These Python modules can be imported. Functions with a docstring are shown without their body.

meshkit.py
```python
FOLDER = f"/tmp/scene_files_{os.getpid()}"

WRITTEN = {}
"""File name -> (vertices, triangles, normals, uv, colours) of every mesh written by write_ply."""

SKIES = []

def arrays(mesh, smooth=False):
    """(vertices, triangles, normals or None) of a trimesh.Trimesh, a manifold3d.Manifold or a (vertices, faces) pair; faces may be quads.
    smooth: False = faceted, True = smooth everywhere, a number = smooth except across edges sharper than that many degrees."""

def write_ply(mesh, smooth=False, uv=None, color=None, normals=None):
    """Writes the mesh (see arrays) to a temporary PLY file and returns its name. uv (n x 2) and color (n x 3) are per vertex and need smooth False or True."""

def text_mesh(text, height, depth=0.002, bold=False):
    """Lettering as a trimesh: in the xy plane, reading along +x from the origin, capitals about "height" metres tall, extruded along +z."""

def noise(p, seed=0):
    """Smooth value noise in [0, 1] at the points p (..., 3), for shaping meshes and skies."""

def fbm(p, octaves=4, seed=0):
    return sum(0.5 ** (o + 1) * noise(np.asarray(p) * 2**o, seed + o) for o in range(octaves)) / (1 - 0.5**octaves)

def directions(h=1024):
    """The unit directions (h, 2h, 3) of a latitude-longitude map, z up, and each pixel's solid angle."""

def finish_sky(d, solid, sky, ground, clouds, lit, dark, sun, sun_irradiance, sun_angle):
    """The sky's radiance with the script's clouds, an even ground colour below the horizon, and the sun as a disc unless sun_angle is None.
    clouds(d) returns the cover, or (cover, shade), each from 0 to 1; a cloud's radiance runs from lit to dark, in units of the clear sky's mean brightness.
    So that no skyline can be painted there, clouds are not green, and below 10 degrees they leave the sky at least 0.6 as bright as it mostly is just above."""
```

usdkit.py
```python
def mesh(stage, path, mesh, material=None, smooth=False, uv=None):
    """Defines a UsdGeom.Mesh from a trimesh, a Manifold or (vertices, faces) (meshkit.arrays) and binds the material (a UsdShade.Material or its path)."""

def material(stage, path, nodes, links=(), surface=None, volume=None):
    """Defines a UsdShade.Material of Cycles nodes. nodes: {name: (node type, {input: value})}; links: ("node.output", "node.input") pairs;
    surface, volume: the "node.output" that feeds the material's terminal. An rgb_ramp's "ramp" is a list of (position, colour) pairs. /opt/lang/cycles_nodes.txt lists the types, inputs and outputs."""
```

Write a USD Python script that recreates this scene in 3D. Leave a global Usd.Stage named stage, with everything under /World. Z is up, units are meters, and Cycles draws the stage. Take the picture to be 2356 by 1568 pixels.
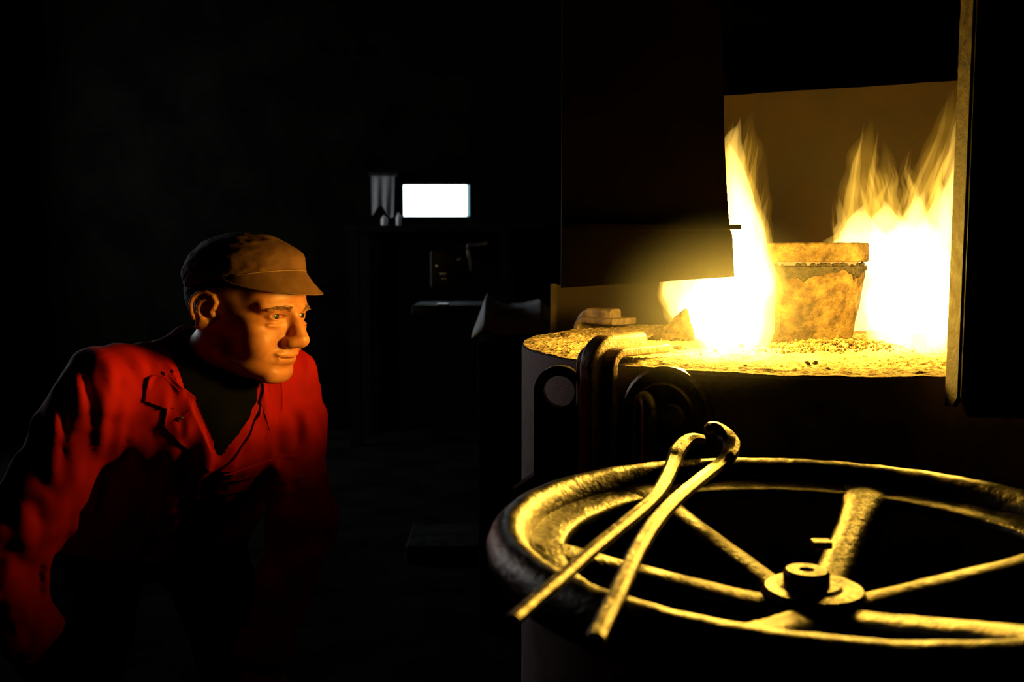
import math, random
import numpy as np
import trimesh
import manifold3d as m3
from shapely.geometry import Polygon, Point, box as sbox
from shapely.ops import unary_union
import usdkit, meshkit
from pxr import Usd, UsdGeom, UsdLux, UsdShade, Gf, Sdf, Vt

random.seed(7)
np.random.seed(7)
stage = Usd.Stage.CreateInMemory()
UsdGeom.SetStageUpAxis(stage, 'Z')
UsdGeom.SetStageMetersPerUnit(stage, 1.0)
UsdGeom.Xform.Define(stage, '/World')
UsdGeom.Scope.Define(stage, '/World/Looks')

# ------------------------------------------------------------------ camera
U = 0.82        # metres per drawing unit: every position below is laid out in drawing units and converted here and in obj()
EYE = np.array([0.0, 0.0, 1.35])
PITCH = 5.2
cam = UsdGeom.Camera.Define(stage, '/World/camera')
cam.AddTranslateOp().Set(Gf.Vec3d(*(EYE * U)))
cam.AddRotateXOp().Set(90.0 - PITCH)
cam.CreateHorizontalApertureAttr(36.0)
cam.CreateVerticalApertureAttr(24.0)
cam.CreateFocalLengthAttr(36.0 * 2290 / 2356)
cam.CreateFStopAttr(6.0)
cam.CreateFocusDistanceAttr(1.80 * U)
cam.CreateClippingRangeAttr((0.05, 200.0))
cam.CreateExposureAttr(0.0)

# ------------------------------------------------------------------ light of the fire
FIRE = (1.0, 0.57, 0.06)
FIRE_LAMPS = [  # (position, radius, radiance): the hot hearts of the flames
    ((0.390, 1.820, 1.245), 0.060, 215.0),
    ((0.405, 1.830, 1.325), 0.055, 190.0),
    ((0.440, 1.950, 1.430), 0.030, 90.0),
    ((0.745, 1.850, 1.270), 0.055, 150.0),
    ((0.775, 1.890, 1.420), 0.045, 185.0),
    ((0.800, 1.950, 1.540), 0.024, 220.0),
]
for i, (p, r, L) in enumerate(FIRE_LAMPS):
    lamp = UsdLux.SphereLight.Define(stage, '/World/fire_light' + ('_%03d' % i if i else ''))
    lamp.AddTranslateOp().Set(Gf.Vec3d(*(U * np.array(p))))
    lamp.CreateRadiusAttr(r * U)
    lamp.CreateIntensityAttr(L)
    lamp.CreateColorAttr(Gf.Vec3f(*FIRE))

# ------------------------------------------------------------------ helpers
taken = {}


def numbered(path):
    n = taken.get(path, -1) + 1
    taken[path] = n
    return path if n == 0 else '%s_%03d' % (path, n)


def tag(prim, label=None, cat=None, group=None, kind=None):
    p = prim.GetPrim() if hasattr(prim, 'GetPrim') else prim
    for k, v in (('label', label), ('category', cat), ('group', group), ('kind', kind)):
        if v:
            p.SetCustomDataByKey(k, v)
    return p


def obj(name, mesh, mat, parent=None, smooth=False, label=None, cat=None, group=None, kind=None):
    base = str(parent.GetPath()) if parent is not None else '/World'
    path = numbered(base + '/' + name)
    v_, f_, n_ = meshkit.arrays(mesh, smooth)
    m = usdkit.mesh(stage, path, (v_ * U, f_), M[mat])
    if n_ is not None:
        m.CreateNormalsAttr(Vt.Vec3fArray.FromNumpy(n_.astype(np.float32)))
        m.SetNormalsInterpolation('vertex')
    tag(m, label, cat, group, kind)
    return m.GetPrim()


def thing(name, label, cat, group=None, kind=None, loc=(0, 0, 0)):
    x = UsdGeom.Xform.Define(stage, numbered('/World/' + name))
    x.AddTranslateOp().Set(Gf.Vec3d(*(U * np.array(loc, float))))
    return tag(x, label, cat, group, kind)


def cat(ms):
    return trimesh.util.concatenate(ms)


def man2tri(m):
    me = m.to_mesh()
    return trimesh.Trimesh(np.array(me.vert_properties[:, :3]), np.array(me.tri_verts), process=False)


def tri2man(t):
    return m3.Manifold(m3.Mesh(np.asarray(t.vertices, np.float32), np.asarray(t.faces, np.uint32)))


def rbox(size, r=0.004, seg=3, center=(0, 0, 0), rot=None):
    """Rounded box: hull of eight spheres."""
    s = np.array(size) / 2 - r
    parts = []
    for a in (-1, 1):
        for b in (-1, 1):
            for c in (-1, 1):
                parts.append(m3.Manifold.sphere(r, 4 * seg).translate((a * s[0], b * s[1], c * s[2])))
    t = man2tri(m3.Manifold.batch_hull(parts))
    if rot is not None:
        t.apply_transform(rot)
    t.apply_translation(center)
    return t


def rotm(deg, axis, point=None):
    return trimesh.transformations.rotation_matrix(math.radians(deg), axis, point)


def frame_to(x, y, z, o=(0, 0, 0)):
    T = np.eye(4)
    T[:3, 0], T[:3, 1], T[:3, 2], T[:3, 3] = x, y, z, o
    return T


def unit(v):
    v = np.asarray(v, float)
    return v / np.linalg.norm(v)


def spline(points, n):
    """Catmull-Rom through the points, n samples; extra columns (radii) ride along."""
    P = np.asarray(points, float)
    if len(P) == 2:
        t = np.linspace(0, 1, n)[:, None]
        return P[0] * (1 - t) + P[1] * t
    Q = np.vstack([2 * P[0] - P[1], P, 2 * P[-1] - P[-2]])
    out = []
    for s in np.linspace(0, len(P) - 1 - 1e-9, n):
        i, t = int(s), s - int(s)
        a, b, c, d = Q[i:i + 4]
        out.append(0.5 * (2 * b + (c - a) * t + (2 * a - 5 * b + 4 * c - d) * t * t + (3 * b - a - 3 * c + d) * t ** 3))
    return np.array(out)


def sweep(path, profile, up=(0, 0, 1), cap=True, scale=None, closed=False):
    """Sweeps a closed 2D profile (n,2) along path (m,3). profile x = side, y = up."""
    P = np.asarray(path, float)
    m, k = len(P), len(profile)
    if closed:
        T = np.roll(P, -1, 0) - np.roll(P, 1, 0)
    else:
        T = np.gradient(P, axis=0)
    T /= np.linalg.norm(T, axis=1, keepdims=True) + 1e-12
    up = np.broadcast_to(np.asarray(up, float), (m, 3))
    S = np.cross(T, up)
    S /= np.linalg.norm(S, axis=1, keepdims=True) + 1e-12
    U = np.cross(S, T)
    pr = np.asarray(profile, float)
    if pr.ndim == 2:
        pr = np.broadcast_to(pr, (m, k, 2))
    else:
        k = pr.shape[1]
    if scale is not None:
        pr = pr * np.asarray(scale, float).reshape(m, 1, -1)
    V = P[:, None] + S[:, None] * pr[..., :1] + U[:, None] * pr[..., 1:2]
    f = []
    rows = m if closed else m - 1
    for i in range(rows):
        a, b = i * k, ((i + 1) % m) * k
        for j in range(k):
            j2 = (j + 1) % k
            f += [(a + j, a + j2, b + j2), (a + j, b + j2, b + j)]
    V = V.reshape(-1, 3)
    if cap and not closed:
        c0, c1 = V[:k].mean(0), V[-k:].mean(0)
        V = np.vstack([V, c0, c1])
        n = len(V)
        for j in range(k):
            j2 = (j + 1) % k
            f.append((n - 2, j2, j))
            f.append((n - 1, (m - 1) * k + j, (m - 1) * k + j2))
    t = trimesh.Trimesh(V, np.array(f), process=False)
    if not closed and t.is_watertight and t.volume < 0:
        t.invert()
    elif closed and t.volume < 0:
        t.invert()
    return t


def ring(k, rx=1.0, ry=None):
    a = np.arange(k) * 2 * np.pi / k
    return np.stack([np.cos(a) * rx, np.sin(a) * (rx if ry is None else ry)], 1)


def tube(path, radius, k=12, up=(0, 0, 1), n=None, flat=1.0):
    """Round tube along a path; radius scalar or per point."""
    P = np.asarray(path, float)
    if n:
        if np.ndim(radius):
            q = spline(np.hstack([P, np.asarray(radius, float)[:, None]]), n)
            P, radius = q[:, :3], q[:, 3]
        else:
            P = spline(P, n)
    r = np.broadcast_to(np.asarray(radius, float), (len(P),))
    pr = ring(k)[None] * r[:, None, None] * np.array([1, flat])
    return sweep(P, pr, up)


def lathe(profile, n=64, loc=(0, 0, 0)):
    """Revolves (r, z) pairs around z, closing on the axis."""
    pr = np.asarray(profile, float)
    a = np.arange(n) * 2 * np.pi / n
    V = np.stack([pr[:, None, 0] * np.cos(a), pr[:, None, 0] * np.sin(a), np.broadcast_to(pr[:, None, 1], (len(pr), n))], -1).reshape(-1, 3)
    f = []
    for i in range(len(pr) - 1):
        for j in range(n):
            j2 = (j + 1) % n
            a0, a1, b0, b1 = i * n + j, i * n + j2, (i + 1) * n + j, (i + 1) * n + j2
            f += [(a0, a1, b1), (a0, b1, b0)]
    t = trimesh.Trimesh(V, np.array(f), process=False)
    t.merge_vertices()
    t.update_faces(t.nondegenerate_faces())
    if t.volume < 0:
        t.invert()
    t.apply_translation(loc)
    return t


def roughen(t, amp, scale, seed=0, octaves=3):
    n = t.vertex_normals
    d = meshkit.fbm(np.asarray(t.vertices) * scale, octaves, seed) - 0.5
    t.vertices = np.asarray(t.vertices) + n * (d * 2 * amp)[:, None]
    return t


def extrude(poly, depth, T=None):
    t = trimesh.creation.extrude_polygon(poly, depth, engine='earcut')
    if T is not None:
        t.apply_transform(T)
    return t


def relax(t, lam, n):
    """Plain neighbour-average smoothing."""
    f = np.asarray(t.faces)
    e = np.vstack([f[:, [0, 1]], f[:, [1, 2]], f[:, [2, 0]]])
    e = np.vstack([e, e[:, ::-1]])
    V = np.array(t.vertices)
    for _ in range(n):
        acc, cnt = np.zeros_like(V), np.zeros(len(V))
        for k in range(3):
            acc[:, k] = np.bincount(e[:, 0], V[e[:, 1], k], len(V))
        cnt = np.bincount(e[:, 0], minlength=len(V))
        on = cnt > 0
        V[on] += lam * (acc[on] / cnt[on, None] - V[on])
    t.vertices = V
    return t


# signed distance fields and their surfaces -------------------------------------------------
def smin(a, b, k):
    h = np.maximum(k - np.abs(a - b), 0) / k
    return np.minimum(a, b) - h * h * k * 0.25


def smax(a, b, k):
    return -smin(-a, -b, k)


def s_sph(p, c, r):
    return np.sqrt(((p - np.asarray(c, np.float32)) ** 2).sum(-1)) - r


def s_ell(p, c, r):
    q = p - np.asarray(c, np.float32)
    r = np.asarray(r, np.float32)
    k0 = np.sqrt(((q / r) ** 2).sum(-1))
    k1 = np.sqrt(((q / (r * r)) ** 2).sum(-1)) + 1e-9
    return k0 * (k0 - 1) / k1


def s_cap(p, a, b, ra, rb):
    a, b = np.asarray(a, np.float32), np.asarray(b, np.float32)
    ab = b - a
    t = np.clip(((p - a) @ ab) / (ab @ ab), 0, 1)
    return np.sqrt(((p - a - t[..., None] * ab) ** 2).sum(-1)) - (ra + (rb - ra) * t)


def surface_net(f, lo, hi, h):
    """Surface of f < 0 on a grid of step h (naive surface nets)."""
    lo, hi = np.asarray(lo, float), np.asarray(hi, float)
    n = np.ceil((hi - lo) / h).astype(int) + 1
    ax = [(lo[i] + h * np.arange(n[i])).astype(np.float32) for i in range(3)]
    D = np.empty(n, np.float32)
    step = max(1, int(1_500_000 // (n[1] * n[2])))
    for s in range(0, n[0], step):
        g = np.stack(np.meshgrid(ax[0][s:s + step], ax[1], ax[2], indexing='ij'), -1)
        D[s:s + step] = f(g)
    S = D < 0
    c = [slice(0, -1), slice(1, None)]
    cnt = sum(S[c[i], c[j], c[k]].astype(np.int8) for i in (0, 1) for j in (0, 1) for k in (0, 1))
    active = (cnt > 0) & (cnt < 8)
    idx = np.full(active.shape, -1, np.int64)
    cells = np.argwhere(active)
    idx[active] = np.arange(len(cells))
    acc, num = np.zeros((len(cells), 3)), np.zeros(len(cells))
    corners = [(i, j, k) for i in (0, 1) for j in (0, 1) for k in (0, 1)]
    vals = {q: D[cells[:, 0] + q[0], cells[:, 1] + q[1], cells[:, 2] + q[2]].astype(float) for q in corners}
    for a in corners:
        for ax_ in range(3):
            if a[ax_] == 0:
                b = list(a)
                b[ax_] = 1
                va, vb = vals[a], vals[tuple(b)]
                on = (va < 0) != (vb < 0)
                t = np.where(on, va / np.where(on, va - vb, 1), 0)
                pt = np.array(a, float) + np.eye(3)[ax_] * t[:, None]
                acc += np.where(on[:, None], pt, 0)
                num += on
    V = lo + h * (cells + acc / np.maximum(num, 1)[:, None])
    faces = []
    for ax_ in range(3):
        u, v = [(1, 2), (2, 0), (0, 1)][ax_]
        sl0 = [slice(None)] * 3
        sl1 = [slice(None)] * 3
        sl0[ax_], sl1[ax_] = slice(0, -1), slice(1, None)
        a, b = S[tuple(sl0)], S[tuple(sl1)]
        e = np.argwhere(a != b)
        ok = (e[:, u] > 0) & (e[:, v] > 0) & (e[:, u] < n[u] - 1) & (e[:, v] < n[v] - 1)
        e = e[ok]
        fl = a[tuple(e.T)]
        du, dv = np.zeros(3, int), np.zeros(3, int)
        du[u], dv[v] = 1, 1
        q = [idx[tuple((e - x).T)] for x in (du + dv, dv, 0 * du, du)]
        Q = np.stack(q, 1)
        Q[~fl] = Q[~fl][:, ::-1]
        Q = Q[(Q >= 0).all(1)]
        faces += [Q[:, [0, 1, 2]], Q[:, [0, 2, 3]]]
    t = trimesh.Trimesh(V, np.vstack(faces), process=False)
    if t.volume < 0:
        t.invert()
    return t


# ------------------------------------------------------------------ materials
M = {}


def mat(name, nodes, links, surface='p.BSDF', volume=None):
    M[name] = usdkit.material(stage, '/World/Looks/' + name, nodes, links, surface=surface, volume=volume)


def rough_mat(name, c0, c1, scale=20, rough=(0.5, 0.8), metallic=0.0, bump=0.3, bscale=80, dist=0.002, spec=0.5, detail=4, ramp=(0.35, 0.65), extra=None, stretch=(1, 1, 1)):
    nodes = {
        'tc': ('texture_coordinate', {}),
        'mp': ('mapping', {'scale': stretch}),
        'n': ('noise_texture', {'scale': scale, 'detail': detail, 'roughness': 0.6}),
        'r': ('rgb_ramp', {'ramp': [(0, c0), (ramp[0], c0), (ramp[1], c1), (1, c1)]}),
        'rr': ('map_range', {'from_min': 0.3, 'from_max': 0.7, 'to_min': rough[0], 'to_max': rough[1], 'clamp': True}),
        'bn': ('noise_texture', {'scale': bscale, 'detail': 5, 'roughness': 0.65}),
        'b': ('bump', {'strength': bump, 'distance': dist}),
        'p': ('principled_bsdf', {'metallic': metallic, 'specular_ior_level': spec, **(extra or {})}),
    }
    links = [('tc.object', 'mp.vector'), ('mp.vector', 'n.vector'), ('mp.vector', 'bn.vector'), ('n.fac', 'r.fac'), ('r.color', 'p.base_color'),
             ('n.fac', 'rr.value'), ('rr.result', 'p.roughness'), ('bn.fac', 'b.height'), ('b.normal', 'p.normal')]
    mat(name, nodes, links)


rough_mat('soot_wall', (0.002, 0.002, 0.002), (0.005, 0.005, 0.004), 3, (0.8, 0.95), bump=0.4, bscale=12, dist=0.01, spec=0.0)
rough_mat('soot_floor', (0.004, 0.004, 0.004), (0.012, 0.011, 0.010), 4, (0.85, 0.98), bump=0.5, bscale=30, dist=0.006, spec=0.0)
rough_mat('furnace_steel', (0.09, 0.075, 0.068), (0.21, 0.175, 0.16), 14, (0.6, 0.8), metallic=0.3, bump=0.35, bscale=160, dist=0.002)
rough_mat('clamp_steel', (0.10, 0.072, 0.05), (0.28, 0.20, 0.13), 45, (0.38, 0.6), metallic=0.5, bump=0.45, bscale=130, dist=0.0025)
rough_mat('lug_steel', (0.08, 0.066, 0.055), (0.22, 0.17, 0.13), 40, (0.28, 0.5), metallic=0.7, bump=0.5, bscale=90, dist=0.003)
rough_mat('shield_steel', (0.004, 0.0022, 0.001), (0.014, 0.0075, 0.003), 9, (0.6, 0.85), metallic=0.0, spec=0.12, bump=0.3, bscale=60, dist=0.002, ramp=(0.3, 0.75))
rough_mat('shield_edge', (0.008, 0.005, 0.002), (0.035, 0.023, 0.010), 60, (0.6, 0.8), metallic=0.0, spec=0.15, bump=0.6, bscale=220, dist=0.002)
rough_mat('wheel_iron', (0.035, 0.027, 0.017), (0.115, 0.090, 0.057), 40, (0.24, 0.38), metallic=0.95, bump=0.55, bscale=120, dist=0.003)
rough_mat('tong_iron', (0.085, 0.065, 0.042), (0.21, 0.163, 0.105), 60, (0.27, 0.42), metallic=0.95, bump=0.7, bscale=130, dist=0.0025)
mat('furnace_sand', {
    'tc': ('texture_coordinate', {}),
    'n1': ('noise_texture', {'scale': 32, 'detail': 5, 'roughness': 0.6}),
    'n2': ('noise_texture', {'scale': 230, 'detail': 4, 'roughness': 0.7}),
    'r1': ('rgb_ramp', {'ramp': [(0, (0.17, 0.118, 0.058)), (0.4, (0.26, 0.19, 0.10)), (0.62, (0.48, 0.36, 0.20)), (1, (0.56, 0.43, 0.25))]}),
    'r2': ('rgb_ramp', {'ramp': [(0, (0.10, 0.09, 0.08)), (0.40, (0.25, 0.23, 0.2)), (0.52, (0.9, 0.9, 0.9)), (1, (1.15, 1.15, 1.15))]}),
    'mx': ('mix_color', {'blend_type': 'multiply', 'fac': 0.9, 'use_clamp': False}),
    'ad': ('math', {'math_type': 'multiply_add', 'value2': 0.6}),
    'b': ('bump', {'strength': 1.0, 'distance': 0.006}),
    'p': ('principled_bsdf', {'roughness': 0.92, 'specular_ior_level': 0.15})},
    [('tc.object', 'n1.vector'), ('tc.object', 'n2.vector'), ('n1.fac', 'r1.fac'), ('n2.fac', 'r2.fac'), ('r1.color', 'mx.a'), ('r2.color', 'mx.b'), ('mx.result', 'p.base_color'),
     ('n2.fac', 'ad.value1'), ('n1.fac', 'ad.value3'), ('ad.value', 'b.height'), ('b.normal', 'p.normal')])
rough_mat('clinker', (0.010, 0.006, 0.003), (0.055, 0.035, 0.018), 60, (0.8, 0.95), bump=0.9, bscale=150, dist=0.004, spec=.08)
rough_mat('crumb', (0.03, 0.02, 0.009), (0.15, 0.105, 0.05), 60, (0.85, 0.95), bump=0.6, bscale=200, dist=0.002, spec=0.05)
rough_mat('stone', (0.006, 0.004, 0.0015), (0.055, 0.038, 0.017), 70, (0.85, 0.95), bump=0.9, bscale=120, dist=0.004, spec=.08)
rough_mat('jacket_cloth', (0.26, 0.0024, 0.001), (0.34, 0.0042, 0.0018), 6, (0.75, 0.85), bump=0.25, bscale=900, dist=0.0008, spec=0.12)
rough_mat('cap_cloth', (0.10, 0.042, 0.018), (0.18, 0.080, 0.034), 14, (0.75, 0.9), bump=0.4, bscale=600, dist=0.001, spec=0.2)
rough_mat('cap_thread', (0.26, 0.14, 0.07), (0.32, 0.18, 0.09), 90, (0.7, 0.8), bump=0.2, bscale=800, dist=0.0005, spec=0.2)
rough_mat('slag', (0.0015, 0.001, 0.0006), (0.012, 0.0085, 0.004), 140, (0.3, 0.6), bump=0.9, bscale=260, dist=0.003, spec=.12)
rough_mat('dark_cloth', (0.002, 0.002, 0.002), (0.005, 0.0045, 0.0045), 10, (0.85, 0.95), bump=0.3, bscale=500, dist=0.001, spec=0.02)
rough_mat('boot_leather', (0.01, 0.008, 0.007), (0.03, 0.024, 0.02), 20, (0.5, 0.7), bump=0.3, bscale=120, dist=0.002)
rough_mat('hair', (0.012, 0.008, 0.006), (0.03, 0.02, 0.014), 90, (0.6, 0.8), bump=0.9, bscale=300, dist=0.003, spec=0.2, stretch=(1, 1, 0.2))
rough_mat('brow_hair', (0.16, 0.075, 0.03), (0.24, 0.12, 0.05), 90, (0.6, 0.8), bump=0.2, bscale=300, dist=0.001, spec=0.2)
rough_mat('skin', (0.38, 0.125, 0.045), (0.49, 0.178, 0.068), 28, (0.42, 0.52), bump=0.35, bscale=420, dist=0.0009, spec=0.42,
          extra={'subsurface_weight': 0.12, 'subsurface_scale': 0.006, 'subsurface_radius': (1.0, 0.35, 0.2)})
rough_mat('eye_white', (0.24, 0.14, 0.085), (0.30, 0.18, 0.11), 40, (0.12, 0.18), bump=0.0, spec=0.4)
rough_mat('iris', (0.012, 0.007, 0.004), (0.035, 0.02, 0.01), 400, (0.10, 0.16), bump=0.0, spec=0.5)
rough_mat('pupil', (0.004, 0.004, 0.004), (0.006, 0.006, 0.006), 40, (0.03, 0.05), bump=0.0, spec=0.8)
rough_mat('metal_button', (0.5, 0.45, 0.38), (0.6, 0.55, 0.46), 40, (0.2, 0.3), metallic=1.0, bump=0.1)
rough_mat('machine_iron', (0.008, 0.008, 0.009), (0.02, 0.021, 0.023), 18, (0.5, 0.75), metallic=0.2, spec=0.15, bump=0.3, bscale=60, dist=0.003)
rough_mat('bright_steel', (0.4, 0.41, 0.43), (0.55, 0.56, 0.58), 18, (0.3, 0.45), metallic=0.8, bump=0.2, bscale=60, dist=0.002)
rough_mat('tarp', (0.42, 0.425, 0.435), (0.58, 0.585, 0.595), 6, (0.7, 0.85), bump=0.4, bscale=25, dist=0.01)
rough_mat('bench_wood', (0.004, 0.0035, 0.003), (0.010, 0.008, 0.007), 12, (0.7, 0.9), bump=0.4, bscale=40, dist=0.003, stretch=(1, 6, 6), spec=0.02)
rough_mat('grey_cloth', (0.25, 0.25, 0.25), (0.36, 0.36, 0.36), 8, (0.85, 0.95), bump=0.3, bscale=60, dist=0.003, spec=0.1)
rough_mat('bottle_white', (0.55, 0.56, 0.56), (0.66, 0.67, 0.67), 8, (0.35, 0.5), bump=0.0)
rough_mat('rust_pipe', (0.010, 0.006, 0.003), (0.035, 0.022, 0.011), 30, (0.6, 0.8), metallic=0.0, spec=0.1, bump=0.5, bscale=90)
rough_mat('window_frame', (0.03, 0.03, 0.032), (0.05, 0.05, 0.053), 12, (0.6, 0.8), bump=0.2, bscale=40)


def crucible_material():
    nodes = {
        'tc': ('texture_coordinate', {}),
        'n1': ('noise_texture', {'scale': 16, 'detail': 6, 'roughness': 0.65, 'distortion': 0.4}),
        'n2': ('noise_texture', {'scale': 60, 'detail': 5, 'roughness': 0.7}),
        'v': ('noise_texture', {'scale': 190, 'detail': 4, 'roughness': 0.7}),
        'r': ('rgb_ramp', {'ramp': [(0, (0.004, 0.002, 0.0007)), (0.40, (0.011, 0.006, 0.002)), (0.50, (0.035, 0.020, 0.007)), (0.60, (0.085, 0.055, 0.020)), (1, (0.15, 0.105, 0.045))]}),
        'mx': ('mix_color', {'blend_type': 'mix', 'fac': 0.5}),
        'r2': ('rgb_ramp', {'ramp': [(0, (0.002, 0.001, 0.0004)), (0.44, (0.008, 0.0045, 0.0015)), (0.56, (0.05, 0.031, 0.011)), (1, (0.12, 0.08, 0.035))]}),
        'ad': ('math', {'math_type': 'multiply_add', 'value2': 0.7}),
        'b': ('bump', {'strength': 1.0, 'distance': 0.004}),
        'p': ('principled_bsdf', {'roughness': 0.7, 'specular_ior_level': 0.12}),
    }
    links = [('tc.object', 'n1.vector'), ('tc.object', 'n2.vector'), ('tc.object', 'v.vector'), ('n1.fac', 'r.fac'), ('n2.fac', 'r2.fac'),
             ('r.color', 'mx.a'), ('r2.color', 'mx.b'), ('mx.result', 'p.base_color'), ('n2.fac', 'ad.value1'), ('v.fac', 'ad.value3'), ('ad.value', 'b.height'), ('b.normal', 'p.normal')]
    mat('crucible_clay', nodes, links)


crucible_material()
mat('window_light', {'e': ('emission', {'color': (0.80, 0.93, 1.0), 'strength': 5.0})}, [], surface='e.emission')
mat('window_light_strong', {'e': ('emission', {'color': (0.90, 0.95, 1.0), 'strength': 7.0})}, [], surface='e.emission')
mat('stile_glow', {'e': ('emission', {'color': (0.30, 0.62, 0.66), 'strength': 0.75})}, [], surface='e.emission')  # emission stands in for daylight caught on the window frame edge
mat('lamp_light', {'e': ('emission', {'color': (0.95, 0.97, 1.0), 'strength': 2.5})}, [], surface='e.emission')
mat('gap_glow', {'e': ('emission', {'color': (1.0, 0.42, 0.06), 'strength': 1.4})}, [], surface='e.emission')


def flame_material(name, strength, color=FIRE):
    M[name] = usdkit.material(stage, '/World/Looks/' + name, {'v': ('volume_coefficients', {'scatter_coeffs': (0, 0, 0), 'absorption_coeffs': (0, 0, 0), 'emission_coeffs': tuple(strength / U * c for c in color)})}, [], volume='v.volume')


flame_material('flame_core', 45.0, (1.0, 0.66, 0.17))
flame_material('flame_glow', 8.0, (1.0, 0.56, 0.07))
flame_material('flame_body', 22.0, (1.0, 0.58, 0.09))

flame_material('flame_wisp', 26.0, (1.0, 0.55, 0.06))
flame_material('flame_faint', 2.2, (1.0, 0.50, 0.035))
BLOOM_C, BLOOM_R = (0.335, 1.60, 1.255), (0.21, 0.19, 0.17)  # added haze: imitates lens bloom and throws light on the rim fittings
mat('bloom_volume', {'g': ('geometry', {}), 's': ('vector_math', {'math_type': 'subtract', 'vector2': tuple(U * c for c in BLOOM_C)}), 'd': ('vector_math', {'math_type': 'divide', 'vector2': tuple(U * c for c in BLOOM_R)}),
                   'l': ('vector_math', {'math_type': 'length'}), 'm': ('map_range', {'range_type': 'smoothstep', 'from_min': 0.0, 'from_max': 1.0, 'to_min': 0.75 / U, 'to_max': 0.0, 'clamp': True}),
                   'v': ('scatter_volume', {'color': (1, 1, 1), 'anisotropy': 0.0})},
    [('g.position', 's.vector1'), ('s.vector', 'd.vector1'), ('d.vector', 'l.vector1'), ('l.value', 'm.value'), ('m.result', 'v.density')], surface=None, volume='v.volume')


# ------------------------------------------------------------------ the room
def at(px, py, Y):
    """The point of the plane y = Y that lies on the sight line (px, py): used to read positions off the photograph."""
    t = math.radians(PITCH)
    f, u = np.array([0, math.cos(t), -math.sin(t)]), np.array([0, math.sin(t), math.cos(t)])
    d = f + np.array([(px - 1178) / 2290, 0, 0]) - u * (py - 784) / 2290
    return EYE + d * (Y / d[1])


def onz(px, py, z):
    d = at(px, py, 1.0) - EYE
    return EYE + d * ((z - EYE[2]) / d[2])


X0, X1, Y0, Y1, ZC = -3.6, 3.4, -2.2, 7.4, 3.3


def box(lo, hi):
    t = trimesh.creation.box(np.subtract(hi, lo))
    t.apply_translation(np.add(lo, hi) / 2)
    return t


obj('floor', box((X0 - .2, Y0 - .2, -.1), (X1 + .2, Y1 + .2, 0)), 'soot_floor', kind='structure', label='black soot-covered workshop floor')
obj('ceiling', box((X0 - .2, Y0 - .2, ZC), (X1 + .2, Y1 + .2, ZC + .1)), 'soot_wall', kind='structure', label='dark sooty workshop ceiling')
obj('wall_left', box((X0 - .2, Y0, 0), (X0, Y1, ZC)), 'soot_wall', kind='structure', label='dark workshop wall on the left side')
obj('wall_right', box((X1, Y0, 0), (X1 + .2, Y1, ZC)), 'soot_wall', kind='structure', label='dark workshop wall on the right side')
obj('wall_front', box((X0 - .2, Y0 - .2, 0), (X1 + .2, Y0, ZC)), 'soot_wall', kind='structure', label='dark workshop wall behind the viewer')
wa, wb = at(923, 421, Y1), at(1081, 498, Y1)
wx0, wx1, wz0, wz1 = wa[0], wb[0], wb[2], wa[2]
wall = extrude(sbox(X0 - .2, 0, X1 + .2, ZC).difference(sbox(wx0, wz0, wx1, wz1)), 0.25, frame_to((1, 0, 0), (0, 0, 1), (0, -1, 0), (0, Y1 + .25, 0)))
obj('wall_back', wall, 'soot_wall', kind='structure', label='dark far workshop wall holding the small bright window')
win = thing('window_1', 'small bright window high in the far wall', None, kind='structure')
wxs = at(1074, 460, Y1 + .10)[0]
obj('pane', box((wx0 + .004, Y1 + .10, wz0 + .006), (wxs, Y1 + .105, wz1 - .006)), 'window_light', win, label='daylit milky pane')
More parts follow.
